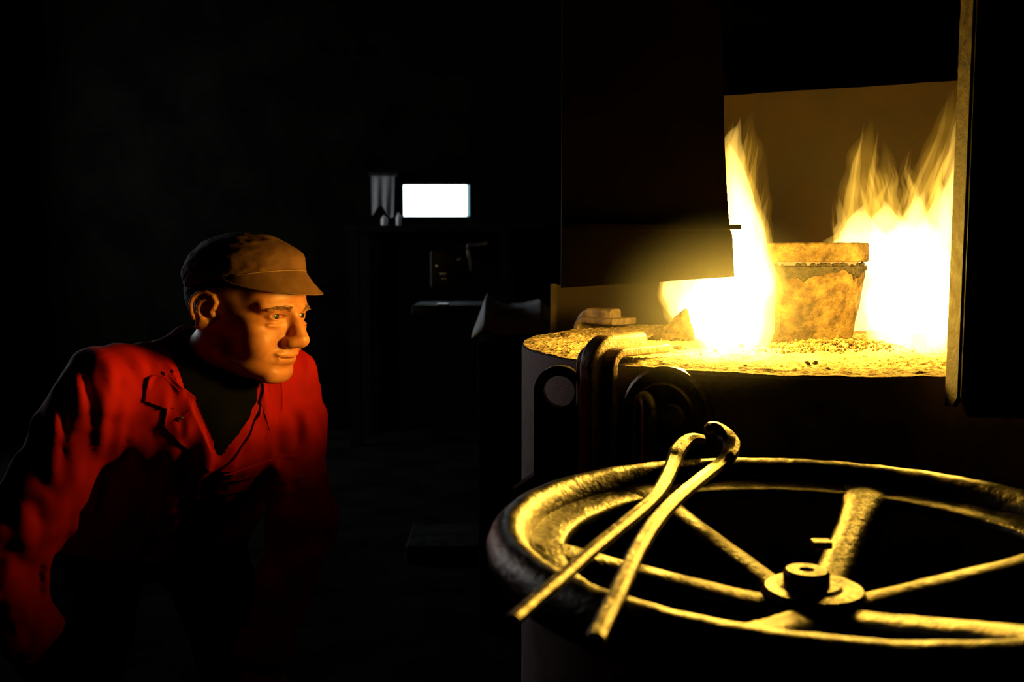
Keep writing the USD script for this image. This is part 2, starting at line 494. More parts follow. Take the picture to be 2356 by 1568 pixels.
obj('pane', box((wxs + .002, Y1 + .10, wz0 + .006), (wx1 - .004, Y1 + .105, wz1 - .006)), 'stile_glow', win, label='glowing blue-green strip standing in for the lit frame edge')
fr = sbox(wx0 + .001, wz0 + .001, wx1 - .001, wz1 - .001).difference(sbox(wx0 + .006, wz0 + .006, wx1 - .006, wz1 - .006))
obj('window_frame', extrude(fr, .05, frame_to((1, 0, 0), (0, 0, 1), (0, -1, 0), (0, Y1 + .13, 0))), 'window_frame', win)

# ------------------------------------------------------------------ the furnace
FC, FR, FZ = np.array([0.570, 2.055]), 0.550, 1.16
CC = np.array([0.605, 2.10])           # crucible axis
furn = thing('furnace', 'round steel melting furnace with a sand-strewn top and flames around its crucible', 'furnace')
shell = lathe([(FR - .05, .40), (FR - .05, .36), (FR - .01, .36), (FR, .37), (FR, 1.1525), (FR - .0015, 1.1548), (FR - .006, 1.1552), (FR - .03, 1.1552), (FR - .03, .40), (0, .40), (0, .36), (FR - .05, .36)], 128, (FC[0], FC[1], 0))
obj('shell', shell, 'furnace_steel', furn, smooth=30, label='dark round steel shell')


def sand_height(x, y):
    p = np.stack([x, y, np.zeros_like(x)], -1)
    rc = np.hypot(x - CC[0], y - CC[1])
    h = FZ + (meshkit.fbm(p * 14, 4, 3) - .5) * .012 + (meshkit.fbm(p * 60, 3, 5) - .5) * .006 + (meshkit.fbm(p * 230, 3, 15) - .5) * .0042 + np.maximum(meshkit.noise(p * 150, 31) - .80, 0) * .018
    mound = np.exp(-((x - .60) / .16) ** 2 - ((y - 1.90) / .045) ** 2) * .016
    re = np.hypot(x - FC[0], y - FC[1])
    edge = np.clip((re - (FR - .03)) / .03, 0, 1)
    return (h + mound * (.5 + meshkit.fbm(p * 45, 3, 9))) * (1 - edge) + (FZ - .002 + (meshkit.fbm(p * 40, 2, 4) - .5) * .005) * edge


HOLE = 0.150
na, nt = 640, 190
A = np.arange(na) * 2 * np.pi / na
T = np.linspace(0, 1, nt)
inner = CC + HOLE * np.stack([np.cos(A), np.sin(A)], 1)
outer = FC + (FR - .0035) * np.stack([np.cos(A), np.sin(A)], 1)
XY = inner[None] * (1 - T[:, None, None]) + outer[None] * T[:, None, None]
top = np.concatenate([XY, sand_height(XY[..., 0], XY[..., 1])[..., None]], -1)
low_in = np.concatenate([inner, np.full((na, 1), 1.05)], 1)
low_out = np.concatenate([outer * .94 + FC * .06, np.full((na, 1), 1.05)], 1)
rim = np.concatenate([outer, np.full((na, 1), 1.1553)], 1)
rim2 = np.concatenate([outer * .948 + FC * .052, np.full((na, 1), 1.1553)], 1)
G = np.concatenate([low_in[None], top, rim[None], rim2[None], low_out[None]], 0)
nr = len(G)
I, J = np.meshgrid(np.arange(nr), np.arange(na), indexing='ij')
q = np.stack([I * na + J, ((I + 1) % nr) * na + J, ((I + 1) % nr) * na + (J + 1) % na, I * na + (J + 1) % na], -1).reshape(-1, 4)
sand = trimesh.Trimesh(G.reshape(-1, 3), np.vstack([q[:, [0, 1, 2]], q[:, [0, 2, 3]]]), process=False)
if sand.volume < 0:
    sand.invert()
obj('sand_bed', sand, 'furnace_sand', furn, smooth=50, kind='stuff', label='rough yellow-brown sand covering the furnace top')
obj('plinth', lathe([(0, .401), (.11, .401), (.10, 1.096), (0, 1.096)], 32, (CC[0], CC[1], 0)), 'stone', furn, smooth=30)
for k in range(3):
    a = math.radians(70 + 120 * k)
    c = FC + .44 * np.array([math.cos(a), math.sin(a)])
    obj('leg', box((c[0] - .05, c[1] - .05, 0), (c[0] + .05, c[1] + .05, .36)), 'furnace_steel', furn)


def rim_frame(px, py):
    """Radial-out, tangent and rim point of the furnace nearest to the sight line."""
    p = onz(px, py, FZ)[:2]
    r = unit(p - FC)
    return np.array([*r, 0]), np.array([-r[1], r[0], 0]), np.array([*(FC + r * FR), 0])


# lifting lug: a rounded plate with a round hole, standing off the shell
def lug(px, py, width, zc, zlow, hole, thick, gap, turn=0.0):
    r, t, c = rim_frame(px, py)
    R = trimesh.transformations.rotation_matrix(math.radians(turn), (0, 0, 1))[:3, :3]
    r2, t2 = R @ r, R @ t
    poly = unary_union([Point(0, zc).buffer(width / 2, 24), sbox(-width / 2, zlow, width / 2, zc)]).difference(Point(0, zc).buffer(hole, 24))
    poly = poly.buffer(-.003).buffer(.003)
    body = extrude(poly, thick, frame_to(t2, (0, 0, 1), np.cross(t2, (0, 0, 1)), c + r * gap))
    foot = box((-width * .32, -.03, zlow), (width * .32, gap + .012, zlow + .05))
    foot.apply_transform(frame_to(t2, r2, (0, 0, 1), c))
    return body, foot


# rim clamp: a ridged bar bent over the furnace rim
def clamp(px, py, reach, drop, label, ridge=.036, tops=None):
    r, t, c = rim_frame(px, py)
    th = thing('rim_clamp', label, 'clamp', loc=(0, 0, 0))
    z = FZ + .012
    path, up = [], []
    for s in np.linspace(-reach, .000, 8):
        path.append(c + r * s + np.array([0, 0, z]))
        up.append((0, 0, 1))
    for a in np.linspace(0, np.pi / 2, 8)[1:]:
        path.append(c + r * (.018 * math.sin(a)) + np.array([0, 0, z - .018 * (1 - math.cos(a))]))
        up.append(np.array([0, 0, 1]) * math.cos(a) + r * math.sin(a))
    for s in np.linspace(0, drop, 9)[1:]:
        path.append(c + r * (.018) + np.array([0, 0, z - .018 - s]))
        up.append(r)
    fl_p = np.array(sbox(-.043, 0, .043, .015).buffer(-.004).buffer(.004, 3).exterior.coords)[:-1]
    m = sweep(path, fl_p, np.array(up)).subdivide_to_size(.012)
    m.merge_vertices()
    obj('flange', roughen(m, .0010, 60, 2), 'clamp_steel', th, smooth=35)
    rp = np.array(sbox(-ridge / 2, .004, ridge / 2, .036).buffer(-.009).buffer(.009, 4).exterior.coords)[:-1]
    m = sweep(path[2:], rp, np.array(up[2:])).subdivide_to_size(.012)
    m.merge_vertices()
    obj('ridge', roughen(m, .0012, 60, 4), 'clamp_steel', th, smooth=35)
    return th


c1 = clamp(1370, 836, .115, .26, 'heavy dark steel rim clamp bent over the near edge of the furnace top', .034)
c2 = clamp(1340, 750, .098, .20, 'lit steel rim clamp on the far edge of the furnace top', .040)

for (px, py, w, zc, zl, hole, thick, gap, turn) in [(1250, 830, .088, 1.107, .86, .027, .02, .035, 46)]:
    b, f = lug(px, py, w, zc, zl, hole, thick, gap, turn)
    lg = obj('lifting_lug', b, 'lug_steel', furn, smooth=30, label='black round-topped lug with a hole')
    obj('lug_foot', f, 'lug_steel', lg)
# round boss with an upright eye in front of it
r, t, c = rim_frame(1518, 850)
prof = [(0, 0), (.080, 0), (.080, .012), (.074, .017), (.055, .019), (.052, .024), (.0, .024)]
boss = lathe(prof, 64)
zb = 1.083
boss.apply_transform(frame_to(t, (0, 0, 1), np.cross(t, (0, 0, 1)), c + r * (-.006) + np.array([0, 0, zb])))
bs = obj('boss_plate', boss, 'lug_steel', furn, smooth=30, label='round dark boss plate on the shell')
cap_ = lathe([(0, 0), (.022, 0), (.021, .009), (.017, .011), (0, .011)], 40)
cap_.apply_transform(frame_to(t, (0, 0, 1), np.cross(t, (0, 0, 1)), c + r * .018 + t * .019 + np.array([0, 0, zb])))
obj('bolt_head', cap_, 'clamp_steel', bs, smooth=30)
ed = unit(t * .72 + r * .70)
ec = c + r * .040 - t * .020 + np.array([0, 0, zb])
eye_path = [ec - ed * .021 + np.array([0, 0, -.075])]
for a in np.linspace(180, 0, 14):
    eye_path.append(ec + ed * (.021 * math.cos(math.radians(a))) + np.array([0, 0, .008 + .022 * math.sin(math.radians(a))]))
eye_path.append(ec + ed * .021 + np.array([0, 0, -.075]))
obj('eye_loop', tube(np.array(eye_path), .0125, 14, up=np.cross(ed, (0, 0, 1)), n=40), 'lug_steel', bs, smooth=40, label='rounded steel loop standing out from the boss')
# gusset web low on the shell
r, t, c = rim_frame(1255, 822)
gus = extrude(Polygon([(0, .70), (.10, .93), (0, .98)]), .012, frame_to(r, (0, 0, 1), np.cross(r, (0, 0, 1)), c))
obj('gusset', gus, 'furnace_steel', furn)

# ------------------------------------------------------------------ crucible
cru = thing('crucible', 'scorched clay crucible with a rim ring standing in the fire', 'crucible')
cx, cy = CC
outer_p = [(.0, 1.102), (.096, 1.102), (.103, 1.13), (.109, 1.17), (.117, 1.215), (.125, 1.26), (.130, 1.295), (.132, 1.312), (.130, 1.3185), (.112, 1.3185), (.105, 1.25), (.085, 1.14), (0, 1.135)]
pp = []
for a, b in zip(outer_p[:-1], outer_p[1:]):
    k = max(2, int(math.dist(a, b) / .005))
    pp += [tuple(np.array(a) + (np.array(b) - a) * i / k) for i in range(k)]
pp.append(outer_p[-1])
bowl = lathe(pp, 180, (cx, cy, 0))
roughen(bowl, .0022, 34, 11, 5)
roughen(bowl, .0012, 130, 12, 3)
obj('bowl', bowl, 'crucible_clay', cru, smooth=60)
rg = [(.118, 1.327), (.135, 1.327), (.137, 1.331), (.137, 1.360), (.134, 1.365), (.118, 1.365), (.115, 1.36), (.115, 1.33), (.118, 1.327)]
pp = []
for a, b in zip(rg[:-1], rg[1:]):
    k = max(2, int(math.dist(a, b) / .005))
    pp += [tuple(np.array(a) + (np.array(b) - a) * i / k) for i in range(k)]
pp.append(rg[-1])
ringm = lathe(pp, 180, (cx, cy, 0))
roughen(ringm, .0016, 40, 21, 4)
obj('rim_ring', ringm, 'crucible_clay', cru, smooth=60)
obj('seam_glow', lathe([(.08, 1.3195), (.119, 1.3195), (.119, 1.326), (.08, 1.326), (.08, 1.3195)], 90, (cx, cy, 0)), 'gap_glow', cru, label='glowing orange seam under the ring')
ang = np.radians(np.linspace(206, 342, 260))
zl = 1.318 - .006 - .030 * np.clip(meshkit.fbm(np.stack([ang * 4, 0 * ang, 0 * ang], 1), 4, 6) * 1.5 - .25, 0, 1) * np.clip((ang - math.radians(204)) / .5, 0, 1) * np.clip((math.radians(344) - ang) / .6, 0, 1)
tt = np.linspace(0, 1, 26)
rowsv = []
for off in (1, 0):
    zz = 1.3195 + (zl[:, None] - 1.3195) * tt
    rr = .1325 - (1.318 - zz) * .12
    pp3 = np.stack([ang[:, None] * .13 + 0 * zz, zz, 0 * zz], -1)
    h_ = (.0016 + .0062 * np.clip(meshkit.fbm(pp3 * 110, 4, 3) - .22, 0, 1)) * np.sin(np.clip(tt * 1.05, 0, 1) * np.pi) ** .35
    rr = rr + (h_ if off else -.004)
    rowsv.append(np.stack([cx + rr * np.cos(ang)[:, None], cy + rr * np.sin(ang)[:, None], zz], -1))
na_, nt_ = len(ang), len(tt)
f = []
ix = lambda i, j, o: o * na_ * nt_ + i * nt_ + j
for i in range(na_ - 1):
    for j in range(nt_ - 1):
        f += [(ix(i, j, 0), ix(i, j + 1, 0), ix(i + 1, j + 1, 0)), (ix(i, j, 0), ix(i + 1, j + 1, 0), ix(i + 1, j, 0))]
        f += [(ix(i, j, 1), ix(i + 1, j + 1, 1), ix(i, j + 1, 1)), (ix(i, j, 1), ix(i + 1, j, 1), ix(i + 1, j + 1, 1))]
cr_m = trimesh.Trimesh(np.concatenate([r_.reshape(-1, 3) for r_ in rowsv]), np.array(f), process=False)
crust = [cr_m]
rng = np.random.default_rng(4)
for k in range(46):
    a = math.radians(rng.normal(272, 22))
    s = rng.uniform(.002, .0048)
    b = trimesh.creation.icosphere(2, s)
    b.vertices *= rng.uniform(.6, 1.3, 3)
    roughen(b, s * .4, 200, k)
    b.apply_translation((cx + .1315 * math.cos(a), cy + .1315 * math.sin(a), 1.3205 + s * .3))
    crust.append(b)
obj('slag_crust', cat(crust), 'slag', cru, smooth=50, kind='stuff', label='dark slag crust under the ring')

# crumbs and lumps on the sand
crumbs = []
rng = np.random.default_rng(12)
for k in range(700):
    x = rng.normal(.60, .095)
    y = rng.normal(1.885, .026)
    if math.hypot(x - cx, y - cy) < HOLE + .004:
        continue
    s = abs(rng.normal(0, .0013)) + .0012
    b = trimesh.creation.icosphere(1, s)
    b.vertices = b.vertices * rng.uniform(.6, 1.2, 3) + rng.normal(0, s * .12, b.vertices.shape)
    b.apply_translation((x, y, float(sand_height(np.array([x]), np.array([y]))[0]) + s * .8))
    crumbs.append(b)
tag(obj('cinder_debris', cat(crumbs), 'crumb', smooth=False), 'loose cinder crumbs strewn before the crucible', 'debris', None, 'stuff')


def lump(name, px, py, size, label, matn, seed, sub=3, group=None):
    g = np.random.default_rng(seed)
    p = onz(px, py, FZ)
    b = trimesh.convex.convex_hull(g.normal(0, 1, (26, 3)) * np.array(size) / 3.0)
    for _ in range(sub):
        b = b.subdivide()
    b.merge_vertices()
    trimesh.smoothing.filter_laplacian(b, lamb=.3, iterations=2)
    ext = b.bounds[1] - b.bounds[0]
    b.apply_scale(np.array(size) / ext)
    roughen(b, min(size) * .10, 2.2 / min(size), seed, 4)
    b.apply_translation((-b.bounds.mean(0)[0], -b.bounds.mean(0)[1], -b.bounds[0][2]))
    z = float(sand_height(np.array([p[0]]), np.array([p[1]]))[0])
    b.apply_translation((p[0], p[1], z + .001))
    o = obj(name, b, matn, smooth=40)
    tag(o, label, 'stone' if name == 'stone' else 'cinder', group)
    return o


# the big pale clinker with a peak towards the fire
g = np.random.default_rng(31)
base = [(-.058, -.01, 0), (-.035, .025, 0), (.03, .03, 0), (.042, -.01, 0), (.03, -.03, 0), (-.03, -.028, 0)]
peak = [(.022, 0, .060), (.030, .008, .052), (.010, -.008, .046), (-.008, .006, .034), (-.03, -.004, .018), (.036, -.012, .030)]
st = trimesh.convex.convex_hull(np.array(base + peak))
for _ in range(6):
    st = st.subdivide()
st.merge_vertices()
trimesh.smoothing.filter_laplacian(st, lamb=.4, iterations=2)
roughen(st, .010, 34, 8, 5)
roughen(st, .003, 130, 9, 3)
sp = onz(1552, 782, FZ)
st.apply_translation((sp[0], sp[1], FZ + .003))
tag(obj('stone', st, 'stone', smooth=45), 'pale jagged stone lump peaked beside the left flame', 'stone')
lump('cinder', 1299, 777, (.020, .014, .009), 'small dark cinder near the left rim of the furnace top', 'clinker', 41)
lump('cinder', 1560, 808, (.020, .012, .008), 'reddish cinder in front of the pale jagged stone', 'clinker', 42)
lump('cinder', 1857, 841, (.009, .007, .007), 'first of two pea-sized cinders at the near rim below the crucible', 'clinker', 43)
lump('cinder', 1876, 841, (.010, .008, .007), 'second, right-hand one of two pea-sized cinders at the near rim', 'clinker', 44)
lump('cinder', 2010, 790, (.020, .014, .012), 'rounded cinder at the right foot of the crucible', 'clinker', 45)
lump('cinder', 1962, 789, (.024, .014, .011), 'flat cinder on the mound under the crucible front', 'clinker', 46)

# ------------------------------------------------------------------ shield plates round the fire
hood = thing('furnace_hood', 'dark sheet-steel fire shield standing around the flames', 'fire shield')


def plate(poly, origin, ax, thick, matn, name, label=None, rough=0.0):
    ax = unit(ax)
    n = np.cross(ax, (0, 0, 1))
    m = extrude(poly, thick, frame_to(ax, (0, 0, 1), n, origin))
    return obj(name, m, matn, hood, label=label)


# back plate: from the top left corner (1662,222) to behind the right shield
A0, A1 = at(1655, 222, 2.52), at(2330, 178, 2.33)
ax = A1 - A0
L = math.hypot(ax[0], ax[1])
axn = unit([ax[0], ax[1], 0])
pts = [(0, FZ + .010), (L, FZ + .010)]
for s in np.linspace(1, 0.02, 40):
    zz = A0[2] + (A1[2] - A0[2]) * s + .0022 * (meshkit.fbm(np.array([[s * 14, 3.3, 1.2]]), 3, 2)[0] - .5) * 2
    pts.append((L * s, zz))
pts += [(.004, A0[2] - .004), (0, A0[2] - .012)]
plate(Polygon(pts), (A0[0], A0[1], 0), axn, .006, 'shield_steel', 'back_plate', 'tall rusty plate behind the crucible')
# front left plate
B0, B1 = at(1290, 662, 1.75), at(1687, 636, 1.78)
ax = unit([B1[0] - B0[0], B1[1] - B0[1], 0])
L = math.hypot(B1[0] - B0[0], B1[1] - B0[1])
pts = [(0, B0[2]), (L, B1[2])]
for px, py in [(1684, 585), (1682, 540), (1676, 525), (1672, 480), (1668, 410), (1664, 330), (1662, 240), (1660, 150), (1656, 40)]:
    q_ = at(px, py, 1.78)
    pts.append((L + (q_[0] - B1[0]), q_[2]))
pts += [(0.16, 1.86), (0, 1.86)]
plate(Polygon(pts), (B0[0], B0[1], 0), ax, .006, 'shield_steel', 'front_plate', 'dark plate hanging in front of the left flame')
q_ = at(1693, 522, 1.77)
qb = np.array([B1[0], B1[1], q_[2]])
rib = box((-.30, -.020, -.004), (.006, -.001, .004))
rib.apply_transform(frame_to(ax, np.cross((0, 0, 1), ax), (0, 0, 1), qb))
obj('angle_rib', rib, 'shield_steel', hood, label='thin angle iron across the front plate')
# rear skirt behind the far clamp; tall hidden step added to block firelight
D0, D1 = at(1277, 655, 2.66), at(1560, 655, 2.66)
plate(Polygon([(0, 0), (D1[0] - D0[0], 0), (D1[0] - D0[0], 1.60), (.030, 1.60), (.030, 1.258), (0, 1.258)]), (D0[0], 2.672, 0), (1, 0, 0), .012, 'shield_steel', 'rear_plate', 'brown plate standing behind the furnace rim, its hidden upper step added to block light')
obj('rear_post', box((D0[0] - .012, 2.645, 0.0), (D0[0] + .004, 2.672, 1.262)), 'rust_pipe', hood)
# right shield: a dark face with a deep lit return edge
E0 = at(2222, 500, 1.437)
poly = [(0, 1.138), (0, 1.95), (.62, 1.95), (.62, 1.10), (.012, 1.108)]
plate(Polygon(poly), (E0[0] + .001, 1.437, 0), (1, 0, 0), .006, 'shield_steel', 'side_plate', 'dark face of the right shield')
edge = Polygon([(0, 1.136), (.018, 1.12), (.040, 1.118), (.040, 1.95), (0, 1.95)])
em = extrude(edge, .009, frame_to((0, 1, 0), (0, 0, 1), (1, 0, 0), (E0[0] - .002, 1.437, 0)))
em = em.subdivide_to_size(.012)
em.merge_vertices()
roughen(em, .0008, 90, 3)
obj('return_edge', em, 'shield_edge', hood, label='lit narrow edge of the right shield')
lp0, lp1 = np.array([B0[0] + .004, B0[1] + .012]), np.array([.17, 2.44])  # unseen baffle, added to keep firelight off the lower body
plate(Polygon([(0, 1.345), (float(np.hypot(*(lp1 - lp0))), 1.345), (float(np.hypot(*(lp1 - lp0))), 1.84), (0, 1.84)]), (lp0[0], lp0[1], 0), (lp1[0] - lp0[0], lp1[1] - lp0[1], 0), .005, 'shield_steel', 'firelight_baffle', 'unseen added plate keeping high firelight off the man')
obj('top_rail', tube([(B1[0] - .05, B1[1] - .02, 1.85), (E0[0] + .05, 1.45, 1.93)], .012, 10), 'shield_steel', hood)
obj('back_strut', tube([(E0[0] + .35, 1.45, 1.93), (E0[0] + .42, 2.19, 1.70)], .012, 10), 'shield_steel', hood)


# ------------------------------------------------------------------ flames: closed bodies of thin glowing gas
frng = np.random.default_rng(77)


def tongue(path, width, thick, seed, n=22, k=12):
    """path: list of points from base to tip; width(t) by profile; a closed flame-shaped body."""
    P = spline(path, n)
    t = np.linspace(0, 1, n)
    w = np.interp(t, [0, .12, .35, .6, .82, 1], [.55, .9, 1.0, .72, .34, .02]) * width
    g = np.random.default_rng(seed)
    ph = g.uniform(0, 6.28, 4)
    P = P + np.stack([.10 * width * np.sin(t * 9 + ph[0]) * t, .06 * width * np.sin(t * 7 + ph[1]) * t, 0 * t], 1)
    w = w * (1 + .10 * np.sin(t * 13 + ph[2]) + .07 * np.sin(t * 23 + ph[3]))
    c = ring(k)
    pr = c[None] * np.stack([w, w * thick], -1)[:, None, :]
    return sweep(P, pr, up=(0, -1, 0.02))


def flame(label, tongues):
    th = thing('flame', label, 'flame')
    for i, (path, width, thick, m) in enumerate(tongues):
        sd = 100 + i * 7 + len(label)
        if m in ('flame_core', 'flame_body'):
            obj('flame_tongue', tongue(path, width, thick, sd), m, th, smooth=True)
            if m == 'flame_core':
                obj('flame_mantle', tongue(path, width * 1.32, thick, sd), 'flame_glow', th, smooth=True)
            continue
        # a thin sheet of gas with brighter streaks rising in it
        obj('flame_mantle', tongue(path, width, thick, sd), 'flame_faint', th, smooth=True)
        g = np.random.default_rng(sd)
        P = np.array(path)
        hgt = P[-1][2] - P[0][2]
        for k in range(4 if m == 'flame_wisp' else 2):
            off = (k - 1.5) / 1.5 * width * .62 + g.normal(0, width * .12)
            q = P.copy()
            fade = np.linspace(1, .35, len(P))
            q[:, 0] += off * fade + np.array([0, .1, .22, .32, .3]) * width * g.normal(0, .35)
            q[:, 1] += g.normal(0, width * .3)
            top = g.uniform(.62, 1.02)
            q[:, 2] = P[0][2] + (P[:, 2] - P[0][2]) * top
            obj('flame_streak', tongue(q, width * g.uniform(.16, .30), .8, sd + 31 * k, 18, 8), 'flame_wisp' if m == 'flame_wisp' else 'flame_glow', th, smooth=True)
    return th


def P3(lst):
    return [at(*q) for q in lst]


C, B, W, F = 'flame_core', 'flame_body', 'flame_wisp', 'flame_faint'
# left flame, between the front plate and the crucible
left = [
    (P3([(1690, 822, 1.84), (1700, 700, 1.88), (1715, 600, 1.93), (1710, 500, 1.98), (1695, 400, 2.02)]), .062, .8, C),
    (P3([(1650, 815, 1.84), (1660, 700, 1.88), (1690, 560, 1.95), (1690, 430, 2.0), (1680, 330, 2.03)]), .060, .8, C),
    (P3([(1740, 815, 1.86), (1745, 720, 1.88), (1735, 620, 1.92), (1738, 520, 1.95), (1725, 440, 1.98)]), .036, .9, C),
    (P3([(1680, 640, 1.95), (1690, 520, 2.0), (1690, 400, 2.02), (1693, 330, 2.03), (1700, 270, 2.04)]), .030, .8, B),
    (P3([(1670, 600, 1.98), (1668, 480, 2.0), (1672, 380, 2.02), (1682, 320, 2.03), (1694, 285, 2.04)]), .030, .8, B),
    (P3([(1715, 640, 1.95), (1720, 540, 1.97), (1722, 450, 2.0), (1732, 390, 2.01), (1752, 325, 2.02)]), .018, .7, W),
    (P3([(1730, 660, 1.93), (1745, 580, 1.94), (1748, 520, 1.95), (1755, 490, 1.96), (1767, 450, 1.96)]), .014, .7, B),
    (P3([(1745, 700, 1.9), (1752, 640, 1.9), (1748, 590, 1.91), (1752, 560, 1.92), (1764, 540, 1.92)]), .012, .7, B),
    (P3([(1700, 520, 2.0), (1708, 440, 2.0), (1712, 380, 2.01), (1722, 340, 2.02), (1730, 300, 2.02)]), .016, .6, W),
    (P3([(1665, 420, 2.02), (1672, 360, 2.02), (1676, 320, 2.03), (1684, 290, 2.03), (1688, 268, 2.03)]), .010, .6, W),
    (P3([(1690, 560, 1.99), (1700, 450, 1.99), (1720, 360, 2.0), (1725, 300, 2.0), (1735, 250, 2.0)]), .034, .5, F),
    (P3([(1720, 640, 1.96), (1745, 520, 1.97), (1748, 420, 1.98), (1755, 370, 2.0), (1752, 310, 2.0)]), .022, .5, F),
    (P3([(1695, 560, 1.98), (1705, 460, 1.99), (1715, 390, 2.0), (1722, 340, 2.0), (1733, 285, 2.0)]), .034, .7, W),
    (P3([(1735, 640, 1.93), (1752, 560, 1.94), (1755, 500, 1.95), (1760, 450, 1.95), (1768, 400, 1.95)]), .024, .7, W),
]
flame('tall white-hot flame rising at the left of the crucible', left)
# broad low flame behind the stone
low = [
    (P3([(1700, 800, 2.02), (1660, 740, 2.12), (1625, 690, 2.16), (1600, 640, 2.18), (1580, 560, 2.2)]), .080, .6, C),
    (P3([(1655, 790, 2.15), (1600, 730, 2.17), (1570, 680, 2.18), (1552, 640, 2.19), (1537, 570, 2.2)]), .050, .8, C),
    (P3([(1628, 785, 2.17), (1568, 720, 2.18), (1540, 680, 2.19), (1524, 640, 2.2), (1515, 590, 2.21)]), .024, .8, B),
    (P3([(1655, 812, 1.88), (1675, 770, 1.90), (1700, 720, 1.92), (1710, 670, 1.93), (1705, 600, 1.95)]), .050, .7, C),
]
flame('broad low flame licking out under the front plate behind the pale stone', low)
# right flame
right = [
    (P3([(2110, 818, 1.84), (2115, 720, 1.86), (2130, 620, 1.90), (2150, 520, 1.93), (2165, 420, 1.95)]), .068, .8, C),
    (P3([(2165, 800, 1.86), (2180, 700, 1.90), (2185, 600, 1.93), (2190, 480, 1.95), (2195, 380, 1.96)]), .048, .8, C),
    (P3([(2060, 800, 1.88), (2050, 720, 1.92), (2065, 640, 1.96), (2080, 560, 2.0), (2070, 480, 2.02)]), .050, .8, C),
    (P3([(2195, 700, 1.95), (2200, 600, 1.97), (2200, 500, 1.98), (2203, 400, 1.99), (2208, 300, 2.0)]), .030, .8, B),
    (P3([(2190, 560, 1.96), (2196, 450, 1.97), (2198, 370, 1.98), (2204, 300, 1.99), (2214, 215, 2.0)]), .022, .7, B),
    (P3([(2160, 560, 1.96), (2165, 470, 1.97), (2168, 400, 1.98), (2180, 340, 1.99), (2195, 260, 2.0)]), .022, .6, W),
    (P3([(2130, 580, 1.97), (2135, 500, 1.98), (2140, 440, 1.99), (2155, 380, 2.0), (2168, 310, 2.0)]), .022, .6, W),
    (P3([(2095, 600, 2.0), (2098, 540, 2.0), (2104, 500, 2.0), (2112, 440, 2.0), (2122, 372, 2.0)]), .016, .6, B),
    (P3([(2120, 560, 2.0), (2115, 500, 2.0), (2108, 460, 2.0), (2098, 430, 2.0), (2092, 408, 2.0)]), .012, .6, W),
    (P3([(2060, 600, 2.02), (2075, 540, 2.03), (2088, 510, 2.03), (2100, 480, 2.04), (2112, 440, 2.04)]), .020, .6, B),
    (P3([(2150, 500, 1.98), (2160, 400, 1.98), (2185, 320, 1.98), (2195, 260, 1.98), (2205, 190, 1.98)]), .040, .5, F),
    (P3([(2110, 540, 2.0), (2130, 450, 2.0), (2140, 390, 2.0), (2150, 330, 2.0), (2160, 280, 2.0)]), .030, .5, F),
    (P3([(2020, 790, 1.93), (2035, 720, 1.95), (2065, 650, 1.98), (2085, 590, 2.0), (2090, 520, 2.02)]), .036, .8, C),
    (P3([(2085, 640, 2.05), (2085, 580, 2.05), (2095, 540, 2.05), (2110, 500, 2.05), (2115, 440, 2.05)]), .050, .6, C),
    (P3([(2140, 520, 1.97), (2130, 440, 1.97), (2150, 360, 1.98), (2175, 280, 1.98), (2190, 200, 1.98)]), .036, .8, W),
    (P3([(2100, 540, 2.0), (2085, 480, 2.0), (2095, 430, 2.0), (2085, 390, 2.0), (2095, 340, 2.0)]), .030, .8, W),
]
flame('tall white-hot flame at the right of the crucible against the shield edge', right)
# middle flame behind the crucible
mid = [
    (P3([(1990, 760, 2.25), (1985, 580, 2.26), (1980, 540, 2.27), (1985, 510, 2.27), (1982, 470, 2.27)]), .064, .7, C),
    (P3([(2060, 760, 2.23), (2050, 580, 2.24), (2045, 540, 2.24), (2035, 500, 2.25), (2030, 460, 2.25)]), .056, .7, C),
    (P3([(1950, 620, 2.26), (1945, 570, 2.26), (1940, 530, 2.27), (1938, 500, 2.27), (1930, 450, 2.27)]), .026, .7, B),
    (P3([(2000, 560, 2.25), (2005, 480, 2.26), (1998, 430, 2.26), (1990, 400, 2.27), (1985, 365, 2.27)]), .026, .6, W),
    (P3([(2020, 560, 2.25), (2024, 480, 2.26), (2020, 430, 2.26), (2008, 390, 2.27), (2002, 330, 2.27)]), .020, .6, W),
    (P3([(1965, 560, 2.25), (1962, 500, 2.26), (1960, 460, 2.26), (1964, 430, 2.27), (1970, 385, 2.27)]), .016, .6, W),
    (P3([(2045, 560, 2.25), (2050, 500, 2.25), (2046, 450, 2.25), (2038, 410, 2.25), (2030, 370, 2.25)]), .018, .6, W),
    (P3([(1935, 600, 2.26), (1925, 540, 2.26), (1922, 500, 2.26), (1920, 470, 2.26), (1924, 430, 2.26)]), .012, .6, W),
    (P3([(1990, 560, 2.26), (1995, 450, 2.27), (1990, 390, 2.27), (1998, 340, 2.27), (2000, 290, 2.27)]), .050, .5, F),
    (P3([(2030, 560, 2.26), (2040, 470, 2.26), (2042, 420, 2.26), (2040, 380, 2.26), (2036, 330, 2.26)]), .034, .5, F),
    (P3([(2100, 770, 2.24), (2100, 580, 2.24), (2105, 530, 2.24), (2110, 500, 2.24), (2120, 440, 2.24)]), .060, .5, C),
    (P3([(1985, 560, 2.24), (1980, 470, 2.25), (1985, 400, 2.25), (1990, 340, 2.26), (2000, 270, 2.26)]), .055, .7, W),
    (P3([(2035, 560, 2.24), (2045, 480, 2.25), (2035, 420, 2.25), (2045, 370, 2.26), (2035, 320, 2.26)]), .036, .7, W),
]
flame('flickering flame behind the crucible rim', mid)

sm = trimesh.creation.icosphere(4, 1.0)
sm.apply_scale(BLOOM_R)
sm.apply_translation(BLOOM_C)
tag(obj('bloom_haze', sm, 'bloom_volume', smooth=True), 'thin haze added to stand in for lens bloom and light the rim clamps', 'bloom_haze', None, 'stuff')

